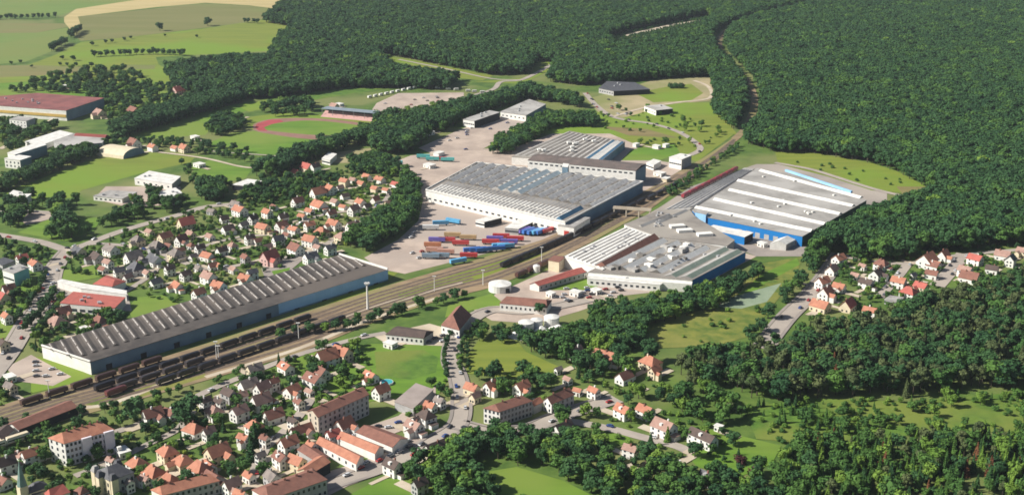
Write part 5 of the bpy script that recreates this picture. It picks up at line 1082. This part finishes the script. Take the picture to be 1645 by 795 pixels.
for x, y, h, k, tn in [(886, 594, 14, 'poplar', 'light green'), (300, 690, 15, 'round', 'dark green'), (307, 672, 16, 'round', 'dark green'), (404, 740, 17, 'conifer', 'dark green'), (410, 715, 15, 'conifer', 'dark green'), (216, 675, 15, 'round', 'dark green'), (902, 678, 12, 'round', 'dark green'), (1178, 715, 9, 'round', 'dark green'), (1116, 735, 10, 'round', 'dark green'), (1189, 745, 6, 'bush', 'purple leaved'), (1212, 765, 7, 'bush', 'purple leaved'), (1110, 690, 9, 'round', 'purple leaved'), (1058, 712, 9, 'round', 'purple leaved'), (1072, 710, 10, 'conifer', 'light green'), (945, 600, 14, 'poplar', 'yellow green'), (139, 500, 9, 'conifer', 'dark green'), (868, 505, 9, 'round', 'dark green'), (1085, 142, 9, 'bush', 'dark green'), (1095, 142, 9, 'bush', 'dark green'), (1078, 142, 9, 'bush', 'dark green'), (1340, 620, 13, 'conifer', 'rust red'), (1338, 600, 13, 'conifer', 'rust red'), (1416, 742, 11, 'conifer', 'rust red'), (1420, 755, 10, 'conifer', 'rust red'), (1366, 725, 10, 'conifer', 'grey green'), (1568, 740, 10, 'conifer', 'rust red'), (1590, 765, 11, 'conifer', 'rust red'), (1551, 765, 9, 'conifer', 'rust red'), (1635, 760, 9, 'conifer', 'rust red'), (1312, 722, 9, 'conifer', 'rust red')]:
    TREES.append((*P(x, y).xy, h*(1.15 if tn == 'rust red' else 1), k, tn, 1.15))
# the largest ones in view are things of their own
LM = [(120, 725, 'grand building'), (182, 765, 'cream mansion'), (60, 665, 'station shed'), (39, 780, 'chapel spire'), (295, 740, 'orange hipped villas'), (405, 610, 'railway gardens'), (545, 650, 'tan apartment block'), (570, 725, 'orange workshops'), (460, 770, 'bottom-edge tenement'), (300, 785, 'long bottom tenement'), (525, 572, 'large white railway house'), (665, 640, 'grey depot'), (815, 660, 'white inn'), (904, 690, 'brown-roofed bungalow'), (1001, 660, 'orange-roofed square house'), (1067, 685, 'pinkish-roofed bungalow'), (1129, 700, 'long white bungalow'), (735, 515, 'great dark-roofed house'), (870, 530, 'chalk-white tanks'), (650, 585, 'rough green plot'), (820, 575, 'olive field'), (1045, 580, 'cream hipped house'), (1180, 730, 'sloping lawn'), (850, 775, 'bright bottom clearing'), (1100, 530, 'scrub field'), (1195, 480, 'pale pond'), (1290, 480, 'wide hamlet road'), (1360, 490, 'red-roofed hamlet house'), (1480, 440, 'big white hamlet gable'), (1560, 430, 'hamlet square'), (1150, 430, 'blue factory wall'), (640, 740, 'street bend'), (140, 485, 'supermarket'), (90, 515, 'cream hipped villa'), (380, 560, 'front wagon row'), (710, 710, 'long brown-roofed cottage'), (1350, 670, 'terraced meadow'), (1500, 670, 'scrubby slope'), (1420, 750, 'rust-red slope trees'), (1590, 760, 'right-hand rust tree group'), (1300, 770, 'bottom right wood edge'), (1100, 780, 'bottom centre wood'), (960, 770, 'bottom clearing edge'), (1640, 640, 'right picture edge'), (1250, 600, 'pine wood corner'), (1450, 560, 'pine wood middle'), (970, 575, 'hillside orange roof'), (560, 790, 'bottom pavement')]
vis = []
for i, (x, y, h, k, tn, ws) in enumerate(TREES):
    X, Y, s = pix((x, y, h*.5))
    if -5 < X < 1650 and 5 < Y < 792: vis.append((s*h*(.75 if k in ('conifer', 'poplar', 'pine') else 1), i, X, Y))
vis.sort(reverse=True)
LIM = {'broadleaf': 295, 'conifer': 180, 'bush': 60}
fam = lambda k: {'round': 'broadleaf', 'poplar': 'broadleaf', 'conifer': 'conifer', 'pine': 'conifer', 'bush': 'bush'}[k]
cn = {}; chosen = set(); seen_combo = {}
combos = {}
for s, i, X, Y in vis:
    f = fam(TREES[i][3])
    if cn.get(f, 0) < LIM[f]: cn[f] = cn.get(f, 0)+1; chosen.add(i)
NM = {'round': 'broadleaf_tree', 'poplar': 'poplar_tree', 'conifer': 'conifer_tree', 'pine': 'pine_tree', 'bush': 'bush'}
KW = {'round': 'broadleaf tree', 'poplar': 'slender poplar', 'conifer': 'pointed conifer', 'pine': 'pine', 'bush': 'bush'}
lab_b = {}
for s, i, X, Y in vis:
    if i not in chosen: continue
    d = sorted(((X-a)**2+((Y-b)*1.5)**2, j) for j, (a, b, _) in enumerate(LM))[0]; a, b, nm = LM[d[1]]
    dx, dy = X-a, (Y-b)*1.5
    side = ('right of' if dx > 0 else 'left of') if abs(dx) > abs(dy) else ('in front of' if dy > 0 else 'behind')
    lab_b.setdefault((nm, side, TREES[i][3], TREES[i][4]), []).append((d[0], i))
def sname(h): return ''
source = {}
for (nm, side, k, tn), L_ in lab_b.items():
    L_.sort()
    for n_, (_, i) in enumerate(L_):
        x, y, h, k, tn, ws = TREES[i]; r_ = random.Random(i)
        v = r_.randrange(NV[k]); rank = '' if len(L_) == 1 else ('nearest ' if n_ == 0 else (NUM[n_] if n_ < 30 else f'{n_+1}th')+' nearest ')
        t = thing(NM[k], f"{rank}{tn} {KW[k]} {side} the {nm}", {'bush': 'bush'}.get(k, 'tree'), (x, y, 0), r_.uniform(0, 6.28), {'broadleaf': 'broadleaf trees', 'conifer': 'conifers', 'bush': 'bushes'}[fam(k)]+' around the '+nm)
        t.scale = (h*ws, h*ws, h)
        if k in ('bush',): t.scale = (h*1.1, h*1.1, h)
        for nme, me in (('trunk', TRUNK[k]), ('crown', crown(k, tn, v))):
            o = bpy.data.objects.new(nme, me); C.objects.link(o); o.parent = t
            if nme == 'crown': source.setdefault((k, tn), {}).setdefault(v, o)
            else: tsrc = source.setdefault('t'+k, o)
# the rest as masses
def mass(name, label, cat, items):
    groups = {}
    me = bpy.data.meshes.new(name); n = len(items)
    keys = sorted(set((i[3], i[4]) for i in items)); keys = [k for k in keys if k in source]
    objs = []; base = {}
    for k in keys:
        base[k] = len(objs); objs += [(source[k][v], source['t'+k[0]]) for v in sorted(source[k])]
    items = [i for i in items if (i[3], i[4]) in base]; n = len(items)
    co = np.zeros((n, 3), 'f4'); rot = np.zeros((n, 3), 'f4'); scl = np.zeros((n, 3), 'f4'); idx = np.zeros(n, 'i4')
    r_ = np.random.RandomState(4)
    for j, (x, y, h, k, tn, ws) in enumerate(items):
        co[j] = (x, y, 0); rot[j, 2] = r_.rand()*6.28; w_ = h*(1.1 if k == 'bush' else ws); scl[j] = (w_, w_, h); idx[j] = base[(k, tn)]+r_.randint(len(source[(k, tn)]))
    me.vertices.add(n); me.vertices.foreach_set('co', co.ravel())
    a = me.attributes.new('rot', 'FLOAT_VECTOR', 'POINT'); a.data.foreach_set('vector', rot.ravel())
    a = me.attributes.new('scl', 'FLOAT_VECTOR', 'POINT'); a.data.foreach_set('vector', scl.ravel())
    a = me.attributes.new('idx', 'INT', 'POINT'); a.data.foreach_set('value', idx)
    o = bpy.data.objects.new(name, me); C.objects.link(o); o['kind'] = 'stuff'; o['label'] = label; o['category'] = cat
    ng = bpy.data.node_groups.new(name, 'GeometryNodeTree'); ng.interface.new_socket('Geometry', in_out='INPUT', socket_type='NodeSocketGeometry'); ng.interface.new_socket('Geometry', in_out='OUTPUT', socket_type='NodeSocketGeometry')
    gi = ng.nodes.new('NodeGroupInput'); go = ng.nodes.new('NodeGroupOutput'); ip = ng.nodes.new('GeometryNodeInstanceOnPoints'); jn = ng.nodes.new('GeometryNodeJoinGeometry')
    insts = []
    for c_, t_ in objs:
        jj = ng.nodes.new('GeometryNodeJoinGeometry')
        for ob in (c_, t_):
            oi = ng.nodes.new('GeometryNodeObjectInfo'); oi.transform_space = 'ORIGINAL'; oi.inputs['Object'].default_value = ob; ng.links.new(oi.outputs['Geometry'], jj.inputs[0])
        g2 = ng.nodes.new('GeometryNodeGeometryToInstance'); ng.links.new(jj.outputs[0], g2.inputs[0]); insts.append(g2)
    for g2 in insts[::-1]: ng.links.new(g2.outputs[0], jn.inputs[0])   # a multi-input puts the last link first
    ord_rev = True
    def attr(nm, ty):
        a = ng.nodes.new('GeometryNodeInputNamedAttribute'); a.data_type = ty; a.inputs['Name'].default_value = nm; return a.outputs['Attribute']
    ng.links.new(gi.outputs[0], ip.inputs['Points']); ng.links.new(jn.outputs[0], ip.inputs['Instance']); ip.inputs['Pick Instance'].default_value = True
    ng.links.new(attr('idx', 'INT'), ip.inputs['Instance Index']); ng.links.new(attr('scl', 'FLOAT_VECTOR'), ip.inputs['Scale'])
    ng.links.new(attr('rot', 'FLOAT_VECTOR'), ip.inputs['Rotation'])
    ng.links.new(ip.outputs[0], go.inputs[0])
    md = o.modifiers.new('scatter', 'NODES'); md.node_group = ng
    return o
rest = [t_ for i, t_ in enumerate(TREES) if i not in chosen]
mass('forest', 'dense dark green broadleaf forest and distant tree belts', 'forest', [t_ for t_ in rest if fam(t_[3]) == 'broadleaf'])
mass('conifer_forest', 'grey-green pine wood and scattered distant conifers', 'forest', [t_ for t_ in rest if fam(t_[3]) == 'conifer'])
mass('shrubbery', 'small garden shrubs and scrub across the town and meadows', 'shrubs', [t_ for t_ in rest if fam(t_[3]) == 'bush'])
print('TREES', len(TREES), 'individual', len(chosen))

# ---------------------------------------------------------------- haze
HAZE = 0.00004
mb = MB(); mb.box((0, 4900, -1), (17000, 11000, 310)); hz = mb.build('haze', []) if False else None
me = bpy.data.meshes.new('haze'); me.from_pydata(mb.v, [], mb.f); hz = bpy.data.objects.new('haze', me); C.objects.link(hz); hz['kind'] = 'stuff'
hm = bpy.data.materials.new('haze'); hm.use_nodes = True; t = hm.node_tree; t.nodes.remove(t.nodes['Principled BSDF'])
pv = t.nodes.new('ShaderNodeVolumePrincipled'); pv.inputs['Density'].default_value = HAZE; pv.inputs['Color'].default_value = (.82, .9, 1, 1); pv.inputs['Anisotropy'].default_value = .2
t.links.new(pv.outputs[0], t.nodes['Material Output'].inputs['Volume']); me.materials.append(hm)
